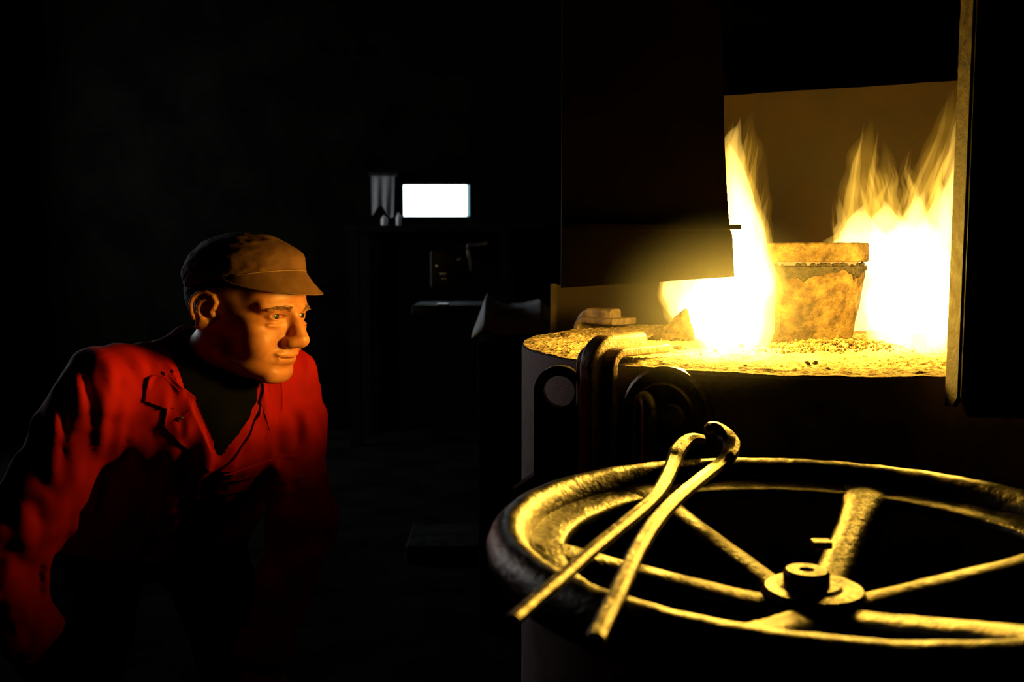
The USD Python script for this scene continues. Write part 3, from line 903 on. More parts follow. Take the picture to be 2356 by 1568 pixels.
# ------------------------------------------------------------------ hand wheel
WC = np.array([0.318, 1.021])
WZ = 1.067
wheel = thing('hand_wheel', 'large cast-iron hand wheel with six spokes lying flat before the furnace', 'wheel')
na = 240
pr = []
for a in np.linspace(0, 2 * np.pi, 40, endpoint=False):
    pr.append((.023 * np.sign(math.cos(a)) * abs(math.cos(a)) ** 1.0, .027 * np.sign(math.sin(a)) * abs(math.sin(a)) ** 1.15))
pr = np.array(pr)
path = np.stack([WC[0] + .322 * np.cos(np.arange(na) * 2 * np.pi / na), WC[1] + .322 * np.sin(np.arange(na) * 2 * np.pi / na), np.full(na, WZ - .027)], 1)
rimm = sweep(path, pr, closed=True)
roughen(rimm, .0014, 45, 5, 3)
obj('rim', rimm, 'wheel_iron', wheel, smooth=True)
led = lathe([(.305, 1.026), (.268, 1.023), (.263, 1.027), (.263, 1.034), (.267, 1.038), (.280, 1.040), (.305, 1.044), (.305, 1.026)], 200, (WC[0], WC[1], 0))
led = led.subdivide_to_size(.02)
led.merge_vertices()
roughen(led, .001, 45, 6)
obj('inner_flange', led, 'wheel_iron', wheel, smooth=40)
for kk in range(6):
    a = math.radians(180 - 60 * kk)
    d = np.array([math.cos(a), math.sin(a), 0])
    c0 = np.array([WC[0], WC[1], 0])
    path, rr = [], []
    for s, z, w in [(.302, 1.033, .056), (.285, 1.031, .042), (.262, 1.027, .030), (.23, 1.019, .0225), (.18, 1.006, .0205), (.12, .991, .0210), (.07, .979, .0215), (.035, .972, .022)]:
        path.append(c0 + d * s + np.array([0, 0, z]))
        rr.append(w)
    Q = spline(np.hstack([path, np.array(rr)[:, None]]), 44)
    h = np.interp(Q[:, 3], [.0200, .056], [.0130, .0140])
    prf = ring(18)[None] * np.stack([Q[:, 3], h], -1)[:, None, :]
    m = sweep(Q[:, :3], prf)
    roughen(m, .0012, 55, 20 + kk)
    obj('spoke', m, 'wheel_iron', wheel, smooth=True)
hub = lathe([(0, .94), (.036, .94), (.048, .955), (.054, .962), (.054, .990), (.050, .997), (.040, .999), (.030, .997), (.026, 1.0), (0, 1.0)], 80, (WC[0], WC[1], 0))
hub = hub.subdivide_to_size(.01)
hub.merge_vertices()
obj('hub', roughen(hub, .0008, 60, 9), 'wheel_iron', wheel, smooth=35)
obj('shaft_end', lathe([(0, .999), (.024, .999), (.024, 1.012), (.021, 1.016), (.008, 1.016), (.007, 1.013), (0, 1.013)], 48, (WC[0] - .008, WC[1], 0)), 'wheel_iron', wheel, smooth=30)
pk = onz(1890, 1243, 1.041)
obj('key_peg', cat([rbox((.020, .017, .008), .002, center=(pk[0], pk[1], 1.0375)), tube([(pk[0], pk[1], .985), (pk[0], pk[1], 1.035)], .0065, 10)]), 'wheel_iron', wheel, smooth=30)
obj('shaft', lathe([(0, .20), (.03, .20), (.022, .26), (.022, .94), (0, .94)], 32, (WC[0], WC[1], 0)), 'machine_iron', wheel, smooth=30)
obj('pedestal', cat([rbox((.26, .26, .10), .01, center=(WC[0], WC[1], .05)), rbox((.16, .16, .14), .01, center=(WC[0], WC[1], .16))]), 'machine_iron', wheel, smooth=30)

# ------------------------------------------------------------------ tongs lying across the wheel
tz = WZ + .0105
tongs = thing('tongs', 'bent blacksmith tongs lying across the hand wheel', 'tongs')


def bar(pxs, tail, w0, w1, seed):
    pts, rr = [], []
    for (px, py, w) in pxs:
        pts.append(onz(px, py, tz))
        rr.append(w)
    for (px, py, Y, w) in tail:
        pts.append(at(px, py, Y))
        rr.append(w)
    Q = spline(np.hstack([pts, np.array(rr)[:, None]]), 110)
    c = np.array([(1, -.45), (1, .45), (.5, .95), (-.5, .95), (-1, .45), (-1, -.45), (-.5, -.95), (.5, -.95)])
    c = np.repeat(c, 1, 0)
    prf = c[None] * (.88 * Q[:, 3][:, None, None]) * np.array([1, .92])
    m = sweep(Q[:, :3], prf)
    m = m.subdivide_to_size(.006)
    m.merge_vertices()
    roughen(m, .0007, 80, seed)
    return m


ra = bar([(1180, 1427, .0065), (1235, 1378, .0068), (1300, 1322, .0070), (1360, 1268, .0072), (1425, 1215, .0076), (1490, 1160, .0082), (1524, 1118, .0090)],
         [(1546, 1072, 1.285, .0105), (1558, 1040, 1.33, .0120), (1578, 1018, 1.36, .0115), (1598, 1010, 1.37, .0100), (1616, 1011, 1.375, .0085)], 0, 0, 1)
obj('tong_arm', ra, 'tong_iron', tongs, smooth=35)
rb = bar([(1370, 1472, .0075), (1398, 1412, .0076), (1430, 1345, .0078), (1462, 1275, .0080), (1500, 1212, .0084), (1545, 1160, .0086), (1600, 1112, .0088)],
         [(1648, 1074, 1.285, .0098), (1678, 1046, 1.318, .0118), (1681, 1018, 1.342, .0128), (1664, 996, 1.358, .0118), (1642, 981, 1.364, .0090), (1630, 984, 1.36, .0070), (1634, 995, 1.355, .0060)], 0, 0, 2)
obj('tong_arm', rb, 'tong_iron', tongs, smooth=35)


# ------------------------------------------------------------------ the man
man = thing('person', 'person in a red work jacket and brown peaked cap bending forward to watch the fire', 'person')
ALPHA, HPITCH, HROLL, HS = math.radians(66), 4.0, -2.0, 1.34
HC = np.array([-0.575, 2.137, 1.224])
fwd0 = np.array([math.sin(ALPHA), -math.cos(ALPHA), 0])
rgt0 = np.array([-math.cos(ALPHA), -math.sin(ALPHA), 0])
HT = frame_to(rgt0, fwd0, (0, 0, 1)) @ rotm(HROLL, (0, 1, 0)) @ rotm(-HPITCH, (1, 0, 0))
HT[:3, :3] *= np.array([1, 1, .92]) * HS * .01          # the head is modelled in centimetres: x to his right, y forward, z up from eye height
HT[:3, 3] = HC
HI = np.linalg.inv(HT)


def hw(p):
    return (np.asarray(p, float) @ HT[:3, :3].T) + HT[:3, 3]


NB = np.array([-0.693, 2.245, 1.067])     # base of the neck
NECK_LOCAL = (np.append(NB, 1) @ HI.T)[:3]


def sdf_head(p):
    p0 = p
    p = np.stack([p[..., 0], p[..., 1] + .15 * np.clip(-p[..., 2] - 2.0, 0, 9.0), p[..., 2]], -1)
    ax = np.abs(p[..., 0])
    q = np.stack([ax, p[..., 1], p[..., 2]], -1)
    d = s_ell(q, (0, -.5, 3.0), (7.5, 9.4, 8.6))
    d = smin(d, s_ell(q, (0, 3.4, -2.6), (6.5, 6.2, 8.0)), 2.0)
    d = smin(d, s_ell(q, (0, 6.0, 3.2), (5.9, 3.8, 4.6)), 1.5)                   # forehead
    d = smin(d, s_cap(q, (5.0, 1.4, -6.9), (1.9, 7.9, -10.2), 1.75, 1.55), 2.2)  # jaw
    d = smin(d, s_ell(q, (0, 5.2, -8.2), (4.7, 4.2, 3.2)), 1.5)
    d = smin(d, s_ell(q, (0, 8.15, -10.5), (2.6, 1.75, 1.65)), 1.1)              # chin
    d = smin(d, s_ell(q, (0, 7.3, -7.0), (3.2, 3.1, 2.5)), 1.3)                  # muzzle
    d = smin(d, s_ell(q, (4.9, 5.9, -2.5), (2.1, 2.3, 1.5)), 1.6)                # cheekbone
    d = smin(d, s_ell(q, (4.1, 6.3, -5.2), (2.3, 2.6, 2.3)), 1.6)                # cheek
    d = smin(d, s_cap(q, (4.7, 7.4, 1.25), (1.3, 9.35, 1.5), 1.05, 1.1), .9)       # brow ridge
    d = smin(d, s_cap(q, (0, 9.1, 2.1), (0, 9.3, 1.2), 1.0, .9), .8)
    d = smin(d, s_cap(q, (0, 9.3, .7), (0, 11.3, -3.9), .80, 1.30), 1.1)         # nose bridge
    d = smin(d, s_ell(q, (0, 11.55, -4.35), (1.35, 1.25, 1.15)), .6)
    d = smin(d, s_ell(q, (1.25, 10.5, -4.6), (1.05, 1.35, 1.0)), .8)             # ala
    d = smax(d, -s_ell(q, (3.3, 10.5, -.40), (2.0, 1.85, .90)), .9)             # eye socket
    d = smin(d, s_sph(q, (3.25, 7.72, -.25), 1.46), .3)                          # lids
    d = smin(d, s_ell(q, (3.5, 8.45, .80), (1.9, .75, .36)), .35)                # upper lid fold
    d = smin(d, s_ell(q, (3.2, 8.45, -1.75), (1.8, .65, .42)), .5)               # bag under the eye
    d = smax(d, -s_ell(q, (3.0, 9.5, -.26), (1.65, 1.40, .44)), .10)            # opening
    d = smax(d, -s_ell(q, (.85, 11.2, -5.7), (.40, .80, .36)), .3)               # nostril
    d = smax(d, -s_cap(q, (2.75, 10.0, -4.5), (3.9, 9.3, -7.6), .24, .18), .8)    # fold from nose to mouth
    d = smin(d, s_ell(q, (0, 9.55, -6.72), (2.7, .72, .48)), .6)                 # lips
    d = smin(d, s_ell(q, (0, 9.30, -7.90), (2.3, .78, .50)), .6)
    d = smax(d, -s_ell(q, (0, 10.75, -7.32), (3.0, 1.5, .07)), .14)
    d = smax(d, -s_sph(q, (3.0, 9.75, -7.45), .42), .6)
    d = smax(d, -s_ell(q, (0, 10.6, -9.15), (2.1, .9, .42)), .8)                 # under the lip
    # ear
    e = q - np.array([7.25, -1.0, -.2], np.float32)
    u, w = e[..., 1], e[..., 2]                # u forward, w up
    sx = e[..., 0] - np.clip(.75 - .42 * u, 0, 2.2) * .8
    E = np.stack([sx, u, w], -1)
    de = s_ell(E, (-.55, -.3, .25), (.42, 1.95, 3.0))
    hel = [(.75, -.1), (1.35, .5), (1.62, 1.5), (1.15, 2.6), (.1, 3.15), (-1.0, 2.95), (-1.8, 2.1), (-2.1, .9), (-1.95, -.3), (-1.5, -1.4)]
    for (a, b), (c_, d_) in zip(hel[:-1], hel[1:]):
        de = smin(de, s_cap(E, (.28, a, b), (.28, c_, d_), .34, .34), .12)
    an = [(.1, 1.9), (-.6, 1.5), (-1.0, .6), (-.95, -.4), (-.5, -1.2)]
    for (a, b), (c_, d_) in zip(an[:-1], an[1:]):
        de = smin(de, s_cap(E, (.12, a, b), (.12, c_, d_), .36, .36), .15)
    de = smax(de, -s_ell(E, (.2, .15, -.05), (1.1, .72, 1.0)), .2)                # concha
    de = smin(de, s_ell(E, (.05, -.45, -2.25), (.48, .95, 1.1)), .4)              # lobe
    de = smin(de, s_ell(E, (.1, -.5, -1.3), (.45, .55, .4)), .2)
    de = smin(de, s_ell(E, (-.1, 1.05, -.5), (.5, .38, .6)), .25)                 # tragus
    d = smin(d, de, .35)
    # neck
    nb = NECK_LOCAL.astype(np.float32)
    dn = s_cap(p0, (0, -1.8, -5.5), (nb[0], nb[1], nb[2]), 5.7, 6.2)
    dn = smin(dn, s_cap(p0, (0, 2.2, -7.5), (nb[0] * .8, nb[1] * .8 + 2.5, nb[2] * .8), 3.4, 4.0), 2.0)
    d = smin(d, dn, 1.6)
    return d


# one continuous body: head and neck, torso, arms with hands, legs (clothes lie over it)
RS, LS = np.array([-0.860, 2.049, 1.055]), np.array([-0.544, 2.302, 1.038])       # shoulders
RE, LE = np.array([-1.075, 2.038, 0.677]), np.array([-0.477, 2.213, 0.733])       # elbows
RW, LW = np.array([-1.005, 2.101, 0.453]), np.array([-0.541, 2.086, 0.466])       # wrists
RH, LH = np.array([-1.043, 2.455, 0.600]), np.array([-0.852, 2.620, 0.600])       # hips
RK, LK = np.array([-0.890, 1.933, 0.383]), np.array([-0.598, 2.162, 0.383])       # knees
RA, LA = np.array([-.95, 2.18, .12]), np.array([-.68, 2.37, .12])               # ankles
HIPC = (RH + LH) / 2


BK = 1.18


def sdf_torso(p, g=0.0):
    a, b = RS * .72 + LS * .28, LS * .72 + RS * .28
    d = s_cap(p, a + (0.03, .05, -.05), RH + (0, 0, .04), .108 * BK + g, .112 * BK + g)
    d = smin(d, s_cap(p, b + (0.03, .05, -.05), LH + (0, 0, .04), .108 * BK + g, .112 * BK + g), .09)
    d = smin(d, s_cap(p, (a + b) / 2 + (.02, .0, -.06), HIPC + (0, 0, .04), .105 * BK + g, .112 * BK + g), .09)
    d = smin(d, s_cap(p, RS + (.02, .02, 0), LS + (-.02, -.01, 0), .062 * BK + g, .062 * BK + g), .07)
    d = smin(d, s_cap(p, NB + (0, 0, .02), NB + (0, .0, -.1), .068 * BK + g, .10 * BK + g), .08)   # trapezius
    return d


def sdf_arm(p, s, e, w, g=0.0):
    d = s_cap(p, s, e, .060 * BK + g, .047 * BK + g)
    return smin(d, s_cap(p, e, w, .046 * BK + g, .032 * BK + g * .8), .03)


def sdf_legs(p, g=0.0):
    d = 9.0
    for h, k, a in ((RH, RK, RA), (LH, LK, LA)):
        l = smin(s_cap(p, h, k, .088 * BK + g, .058 * BK + g), s_cap(p, k, a, .058 * BK + g, .042 * BK + g), .03)
        d = smin(d, l, .04) if not np.isscalar(d) else l
    return d


def hand_parts(w, fdir, side, palm_n):
    """Palm, four fingers and a thumb closed over the knee; returns manifold of hulls. fdir: along the fingers, side: towards the thumb."""
    f, s, n = unit(fdir), unit(side), unit(palm_n)
    P = lambda a, b, c: w + f * a + s * b + n * c
    sph = lambda c, r: m3.Manifold.sphere(r, 14).translate(tuple(map(float, c)))
    out = [m3.Manifold.batch_hull([sph(P(0, b, 0), .017) for b in (-.018, .018)] + [sph(P(.088, b, -.004), .0125) for b in (-.032, -.010, .012, .034)])]
    for b, L in ((.033, .070), (.011, .078), (-.011, .073), (-.032, .058)):
        js = [P(.086, b, -.003), P(.086 + L * .46, b * 1.12, -.006), P(.086 + L * .78, b * 1.15, .010), P(.086 + L * .98, b * 1.12, .024)]
        for (j0, j1), (r0, r1) in zip(zip(js[:-1], js[1:]), ((.0100, .0092), (.0092, .0084), (.0084, .0074))):
            out.append(m3.Manifold.batch_hull([sph(j0, r0), sph(j1, r1)]))
    js = [P(.022, .026, .004), P(.050, .055, .012), P(.078, .066, .020), P(.100, .068, .026)]
    for (j0, j1), (r0, r1) in zip(zip(js[:-1], js[1:]), ((.0150, .0120), (.0115, .0105), (.0105, .0085))):
        out.append(m3.Manifold.batch_hull([sph(j0, r0), sph(j1, r1)]))
    return m3.Manifold.batch_boolean(out, m3.OpType.Add)


head = surface_net(sdf_head, (-10.6, -11.5, -22.5), (10.6, 14.2, 12.5), .165)
head.vertices = hw(head.vertices)
arms = surface_net(lambda p: smin(smin(sdf_torso(p, -.018), np.minimum(sdf_arm(p, RS, RE, RW, -.008), sdf_arm(p, LS, LE, LW, -.008)), .05), sdf_legs(p, -.014), .03),
                   (-1.32, 1.62, .04), (-.20, 2.88, 1.32), .0135)
hands = []
for w, e, k, thumb in ((RW, RE, RK, 1), (LW, LE, LK, -1)):
    kn = unit(k - (RH if k is RK else LH))
    sd = unit(np.cross(kn, (0, 0, 1))) * -thumb
    hm = man2tri(hand_parts(w + np.array([0, 0, .006]), kn * .8 + np.array([0, 0, -.42]), sd, np.array([0, 0, -1.0])).refine_to_length(.006))
    trimesh.smoothing.filter_taubin(hm, lamb=.4, iterations=8)
    hands.append(hm)
body_m = cat([head, arms] + hands)
try:
    solid = m3.Manifold.batch_boolean([tri2man(x) for x in [head, arms] + hands], m3.OpType.Add)
    if solid.num_tri() > 1000:
        body_m = man2tri(solid)
except Exception as ex:
    print('body union failed', ex)
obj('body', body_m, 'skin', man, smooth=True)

# eyes
gaze = unit(np.array([-.02, 1.0, .03]))       # towards the fire, to his left
for sgn in (1, -1):
    ec = np.array([3.25 * sgn, 7.72, -.25])
    ball = trimesh.creation.icosphere(4, 1.27)
    ball.apply_translation(ec)
    ball.vertices = hw(ball.vertices)
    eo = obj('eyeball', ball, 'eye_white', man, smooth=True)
    gx = unit(np.cross((0, 0, 1), gaze))
    gz = np.cross(gaze, gx)
    for nm, r0, lift in (('iris', .60, .025), ('pupil', .25, .045)):
        prof = [(0, math.sqrt(1.27 ** 2 - 0) + lift)] + [(r0 * s, math.sqrt(1.27 ** 2 - (r0 * s) ** 2) + lift * (1 - .7 * s)) for s in (.3, .6, .85, 1.0)] + [(r0, 1.0), (0, 1.0)]
        d = lathe(prof[::-1], 40)
        d.apply_transform(frame_to(gx, gz, gaze, ec) if np.dot(np.cross(gx, gz), gaze) > 0 else frame_to(gz, gx, gaze, ec))
        d.vertices = hw(d.vertices)
        obj(nm, d, nm, eo, smooth=True)


def on_head(x, z, dirn=(0, 1, 0), start=None):
    """Marches from outside onto the head along -dirn; local cm."""
    d = np.asarray(dirn, float)
    p = np.array([x, 0, z], float) + d * 16 if start is None else np.asarray(start, float)
    for _ in range(60):
        s = float(sdf_head(p[None].astype(np.float32))[0])
        p = p - d * s * .8
        if abs(s) < .01:
            break
    return p


# eyebrows: short fine hairs
hr = np.random.default_rng(5)
for sgn in (1, -1):
    hs = []
    for k in range(190):
        u = hr.uniform(0, 1)
        x = 1.5 + 3.6 * u
        z = 1.15 + .40 * math.sin(u * 2.2) - .55 * u + hr.normal(0, .24) * (1 - .5 * u)
        p = on_head(x, z)
        p[0] *= sgn
        L = hr.uniform(.45, .8)
        dv = np.array([sgn * (.55 + .5 * u), -.35 * u + .10, .45 * (1 - u) - .25])
        tip = p + unit(dv) * L + np.array([0, .10, 0])
        a = p - np.array([0, .04, 0])
        m = tube(hw([a, (a + tip) / 2 + (0, .09, 0), tip]), [.00032, .0003, .0001], 4)
        hs.append(m)
    obj('eyebrow', cat(hs), 'brow_hair', man, smooth=True, kind='stuff')


# short dark hair at the back and sides, under the cap
def sdf_hair(p):
    ax = np.abs(p[..., 0])
    q = np.stack([ax, p[..., 1], p[..., 2]], -1)
    d = s_ell(q, (0, -.6, 3.0), (7.85, 9.8, 8.9))
    d = smax(d, p[..., 1] - (2.2 - .25 * (p[..., 2] - 0)), .8)          # hairline at the temple
    d = smax(d, -(p[..., 2] + 3.6 + .30 * p[..., 1]), .8)                 # nape
    ear = s_ell(q, (7.6, -.6, -.6), (1.8, 2.9, 4.2))
    return smax(d, -ear, .5)


hair = surface_net(sdf_hair, (-8.6, -11, -8), (8.6, 5, 12.5), .28)
hair.vertices = hw(hair.vertices)
obj('hair', roughen(hair, .0012, 260, 3), 'hair', man, smooth=True)

# cap: soft crown, peak, seam and hem
cap_o = obj


def cap_rim(phi, grow=0.0):
    """Rim of the cap at angle phi (0 = front)."""
    x, y = (7.75 + grow) * math.sin(phi), -.45 + (10.0 + grow) * math.cos(phi)
    z = 5.2 + 2.7 * math.cos(phi)
    return np.array([x, y, z])


def sdf_cap(p):
    d = s_ell(p, (0, -.6, 5.4), (8.05, 10.35, 7.6))
    d = smin(d, s_ell(p, (0, 1.5, 9.0), (6.9, 8.2, 3.6)), 2.0)
    pl = (4.9 + .27 * (p[..., 1] + .5)) - p[..., 2]
    d = smax(d, pl, .4)
    d = smax(d, -s_ell(p, (0, -.5, 3.0), (7.62, 9.75, 8.9)), .3)
    n = meshkit.fbm(p.reshape(-1, 3) * np.array([.35, .35, .55]), 3, 8).reshape(d.shape).astype(np.float32)
    return d + (n - .5) * .7


capm = surface_net(sdf_cap, (-9.6, -12.4, 2), (9.6, 12.4, 15.5), .27)
capm.vertices = hw(capm.vertices)
capc = obj('cap', capm, 'cap_cloth', man, smooth=True, label='brown cloth cap crown')


def peak_pt(phi, t, drop=0.0):
    b = cap_rim(phi, .15)
    out = np.array([math.sin(phi), math.cos(phi), 0])
    ln = 5.9 * max(0.0, math.cos(phi * 90 / 78)) ** .6
    fwd = np.array([0, 1, 0]) * .55 + out * .45
    return b + fwd * (ln * .62 * t) + np.array([0, 0, -ln * (.78 * t - .10 * t * t) - drop + .55 * math.cos(phi) * 0])


PH = np.radians(np.linspace(-78, 78, 61))
TT = np.linspace(0, 1, 15)
topg = np.array([[peak_pt(ph, t) for t in TT] for ph in PH])
botg = np.array([[peak_pt(ph, t) + np.array([-.1 * math.sin(ph), -.18, -.16]) for t in TT] for ph in PH])
nv = len(PH) * len(TT)
V = np.vstack([topg.reshape(-1, 3), botg.reshape(-1, 3)])
wv = meshkit.fbm(V * np.array([.5, .5, .5]), 3, 4) - .5
V[:, 2] += wv * .35
f = []
gi = lambda i, j, o: o * nv + i * len(TT) + j
for i in range(len(PH) - 1):
    for j in range(len(TT) - 1):
        f += [(gi(i, j, 0), gi(i + 1, j, 0), gi(i + 1, j + 1, 0)), (gi(i, j, 0), gi(i + 1, j + 1, 0), gi(i, j + 1, 0))]
        f += [(gi(i, j, 1), gi(i + 1, j + 1, 1), gi(i + 1, j, 1)), (gi(i, j, 1), gi(i, j + 1, 1), gi(i + 1, j + 1, 1))]
    for j in (0, len(TT) - 1):
        a, b, c_, d_ = gi(i, j, 0), gi(i + 1, j, 0), gi(i + 1, j, 1), gi(i, j, 1)
        f += [(a, b, c_), (a, c_, d_)] if j else [(a, c_, b), (a, d_, c_)]
for i in (0, len(PH) - 1):
    for j in range(len(TT) - 1):
        a, b, c_, d_ = gi(i, j, 0), gi(i, j + 1, 0), gi(i, j + 1, 1), gi(i, j, 1)
        f += [(a, b, c_), (a, c_, d_)] if i == 0 else [(a, c_, b), (a, d_, c_)]
pk_m = trimesh.Trimesh(hw(V), np.array(f), process=False)
trimesh.repair.fix_normals(pk_m)
pk_o = obj('peak', pk_m, 'cap_cloth', capc, smooth=50, label='short drooping peak')
obj('hem', tube(hw(topg[:, -1] + np.array([0, .02, -.06])), .0017, 8), 'cap_cloth', capc, smooth=True)
obj('seam', tube(hw(topg[4:-4, 1] + np.array([0, .06, .06])), .0010, 6), 'cap_thread', capc, smooth=True, label='stitched seam over the peak')


# ------------------------------------------------------------------ clothes
AX1 = unit(np.array([LS[0] - RS[0], LS[1] - RS[1], 0]))                 # towards his left shoulder
NH = np.array([AX1[1], -AX1[0], 0])                                     # horizontal, out of the chest
LEAN = math.radians(33)
AXU = math.sin(LEAN) * NH + math.cos(LEAN) * np.array([0, 0, 1])        # up along the breastbone
AXN = math.cos(LEAN) * NH - math.sin(LEAN) * np.array([0, 0, 1])        # out of the chest
SF = np.stack([AX1, AXU, AXN])


def chest(p):
    return (p - NB) @ SF.T


def chest_w(uvw):
    return NB + np.asarray(uvw, float) @ SF


def folds(p):
    """Creases of the loose cloth: long hanging folds on the body, rings on the sleeves."""
    c = chest(p.reshape(-1, 3))
    n1 = meshkit.fbm(c * np.array([26, 6, 9]) + 3.1, 2, 21)
    n2 = meshkit.fbm(c * np.array([9, 14, 9]) + 7.7, 2, 5)
    r1 = 1 - np.abs(2 * n1 - 1) * 1.6
    return ((n2 - .5) * .026 + (r1 - .5) * .020).reshape(p.shape[:-1]).astype(np.float32)


def sdf_opening(p):
    """Prism over the V-shaped neck opening."""
    c = chest(p.reshape(-1, 3)).reshape(p.shape)
    u, v = c[..., 0], c[..., 1]
    top = .12
    left = (-0.137, 0.129)
    bot = (-0.054, -0.042)
    right = (0.087, 0.129)
    def half(a, b):
        dx, dy = b[0] - a[0], b[1] - a[1]
        L = math.hypot(dx, dy)
        return ((u - a[0]) * dy - (v - a[1]) * dx) / L
    d = np.maximum(half(bot, (left[0] * 1.9 - bot[0] * .9, left[1] * 1.9 - bot[1] * .9)) * -1, half(bot, (right[0] * 1.9 - bot[0] * .9, right[1] * 1.9 - bot[1] * .9)))
    return np.maximum(d, .0 - (c[..., 2] + .02)).astype(np.float32)


def sdf_jacket(p):
    t = sdf_torso(p, .014)
    a = np.minimum(sdf_arm(p, RS, RE, RW, .022), sdf_arm(p, LS, LE, LW, .022))
    d = smin(t, a, .05)
    d = d + folds(p)
    # cut off at the waist, the wrists and the neck hole
    d = smax(d, -(s_sph(p, HIPC - AXU * .16, .12)), .01)
    low = -((p - HIPC) @ AXU.astype(np.float32)) - .04
    near_arm = np.minimum(s_cap(p, RE, RW, .1, .1), s_cap(p, LE, LW, .1, .1))
    low = np.where(near_arm < 0, -1, low)
    d = smax(d, low, .01)
    neck = s_cap(p, NB + AXU * .01, NB + AXU * .2 + np.array([.05, -.04, 0]), .091, .10)
    d = smax(d, -neck, .006)
    d = smax(d, -np.maximum(sdf_opening(p), -(sdf_torso(p, .001))), .004)
    return d


JLO, JHI = (-1.34, 1.64, .44), (-.22, 2.80, 1.32)
jm = surface_net(sdf_jacket, JLO, JHI, .0077)
relax(jm, .45, 4)
jacket = obj('jacket', jm, 'jacket_cloth', man, smooth=True, label='red work jacket, open at the neck')


def sdf_shirt(p):
    d = sdf_torso(p, .003)
    c = chest(p.reshape(-1, 3)).reshape(p.shape)
    d = smax(d, -(c[..., 1] + .24), .01)
    d = smax(d, np.abs(c[..., 0] - .005) - .13, .01)
    neck = s_cap(p, NB + AXU * .0, NB + AXU * .2 + np.array([.05, -.04, 0]), .081, .088)
    return smax(d, -neck, .006)


obj('shirt', surface_net(sdf_shirt, (-1.05, 1.80, .70), (-.38, 2.58, 1.33), .0095), 'dark_cloth', man, smooth=True, label='black undershirt')
trs = surface_net(lambda p: smin(sdf_legs(p, .014), s_cap(p, RH + (0, 0, .03), LH + (0, 0, .03), .125, .125), .06) + (meshkit.fbm(p.reshape(-1, 3) * 14, 2, 2).reshape(p.shape[:-1]).astype(np.float32) - .5) * .02,
                  (-1.34, 1.62, .07), (-.32, 2.90, .98), .014)
obj('trousers', trs, 'dark_cloth', man, smooth=True)
for a, k in ((RA, RK), (LA, LK)):
    d = unit(np.array([NH[0], NH[1], 0]))
    bt = surface_net(lambda p: smin(smax(s_cap(p, a + (0, 0, -.03) - d * .04, a + d * .17 + (0, 0, -.055), .052, .045), -(p[..., 2] - .0), .004), s_cap(p, a, a + (0, 0, .12), .062, .066), .03), a + (-.30, -.30, -.12), a + (.30, .30, .24), .009)
    obj('boot', bt, 'boot_leather', man, smooth=True)


def drape(poly_uv, thick, lift, step=.008, sdf=None, curl=None, wmin=.0):
    """A flat piece of cloth lying on the jacket: its outline in chest coordinates (u, v), laid down along the chest normal."""
    f_ = sdf or sdf_jacket
    poly = Polygon(poly_uv)
    u0, v0, u1, v1 = poly.bounds
    tri = trimesh.creation.triangulate_polygon(poly, engine='earcut')
    tm = trimesh.Trimesh(np.column_stack([tri[0], np.zeros(len(tri[0]))]), tri[1], process=False).subdivide_to_size(step)
    tm.merge_vertices()
    uv = np.asarray(tm.vertices)[:, :2]
    w = np.full(len(uv), .30)
    for _ in range(40):
        P = chest_w(np.column_stack([uv, w])).astype(np.float32)
        w = np.clip(w - np.clip(f_(P), -.02, .05) * .7, wmin, .3)
    for _ in range(6):            # cloth bridges small hollows
        adj = tm.vertex_neighbors
        w = np.array([max(w[i], .4 * w[i] + .6 * np.mean(w[a])) if len(a) else w[i] for i, a in enumerate(adj)])
    lf = lift if curl is None else lift + curl(uv)
    fr_, bk = np.column_stack([uv, w + lf + thick]), np.column_stack([uv, w + lf])
    n = len(uv)
    F0 = np.asarray(tm.faces)
    e = np.sort(np.vstack([F0[:, [0, 1]], F0[:, [1, 2]], F0[:, [2, 0]]]), 1)
    uq, ct = np.unique(e, axis=0, return_counts=True)
    be = uq[ct == 1]
    side = np.vstack([np.column_stack([be[:, 0], be[:, 1], be[:, 1] + n]), np.column_stack([be[:, 0], be[:, 1] + n, be[:, 0] + n])])
    m = trimesh.Trimesh(chest_w(np.vstack([fr_, bk])), np.vstack([F0, F0[:, ::-1] + n, side]), process=False)
    trimesh.repair.fix_normals(m)
    return m


# collar and lapels, pocket with its flap, studs
COLLAR_R = [(-.178, .098), (-.150, .103), (-.126, .088), (-.138, .060), (-.190, .062)]
LAPEL_R = [(-0.145, 0.107), (-0.098, 0.083), (-0.067, 0.010), (-0.061, -0.053), (-0.158, 0.025)]
COLLAR_L = [(0.081, 0.120), (0.042, 0.068), (0.061, 0.014), (0.094, 0.042), (0.099, 0.113)]
LAPEL_L = [(0.050, 0.071), (-0.047, -0.056), (-0.004, -0.052), (0.056, 0.010)]
for nm, pl in (('collar', COLLAR_R), ('collar', COLLAR_L), ('lapel', LAPEL_R), ('lapel', LAPEL_L)):
    obj(nm, drape(pl, .004, .006 if nm == 'collar' else .003), 'jacket_cloth', jacket, smooth=45)
obj('pocket', drape([(-0.033, -0.071), (0.139, -0.042), (0.131, -0.147), (-0.025, -0.147)], .0035, .001), 'jacket_cloth', jacket, smooth=45, label='patch breast pocket')
obj('pocket_flap', drape([(-0.038, -0.065), (0.151, -0.031), (0.146, -0.061), (0.059, -0.094), (-0.035, -0.094)], .004, .005), 'jacket_cloth', jacket, smooth=45)
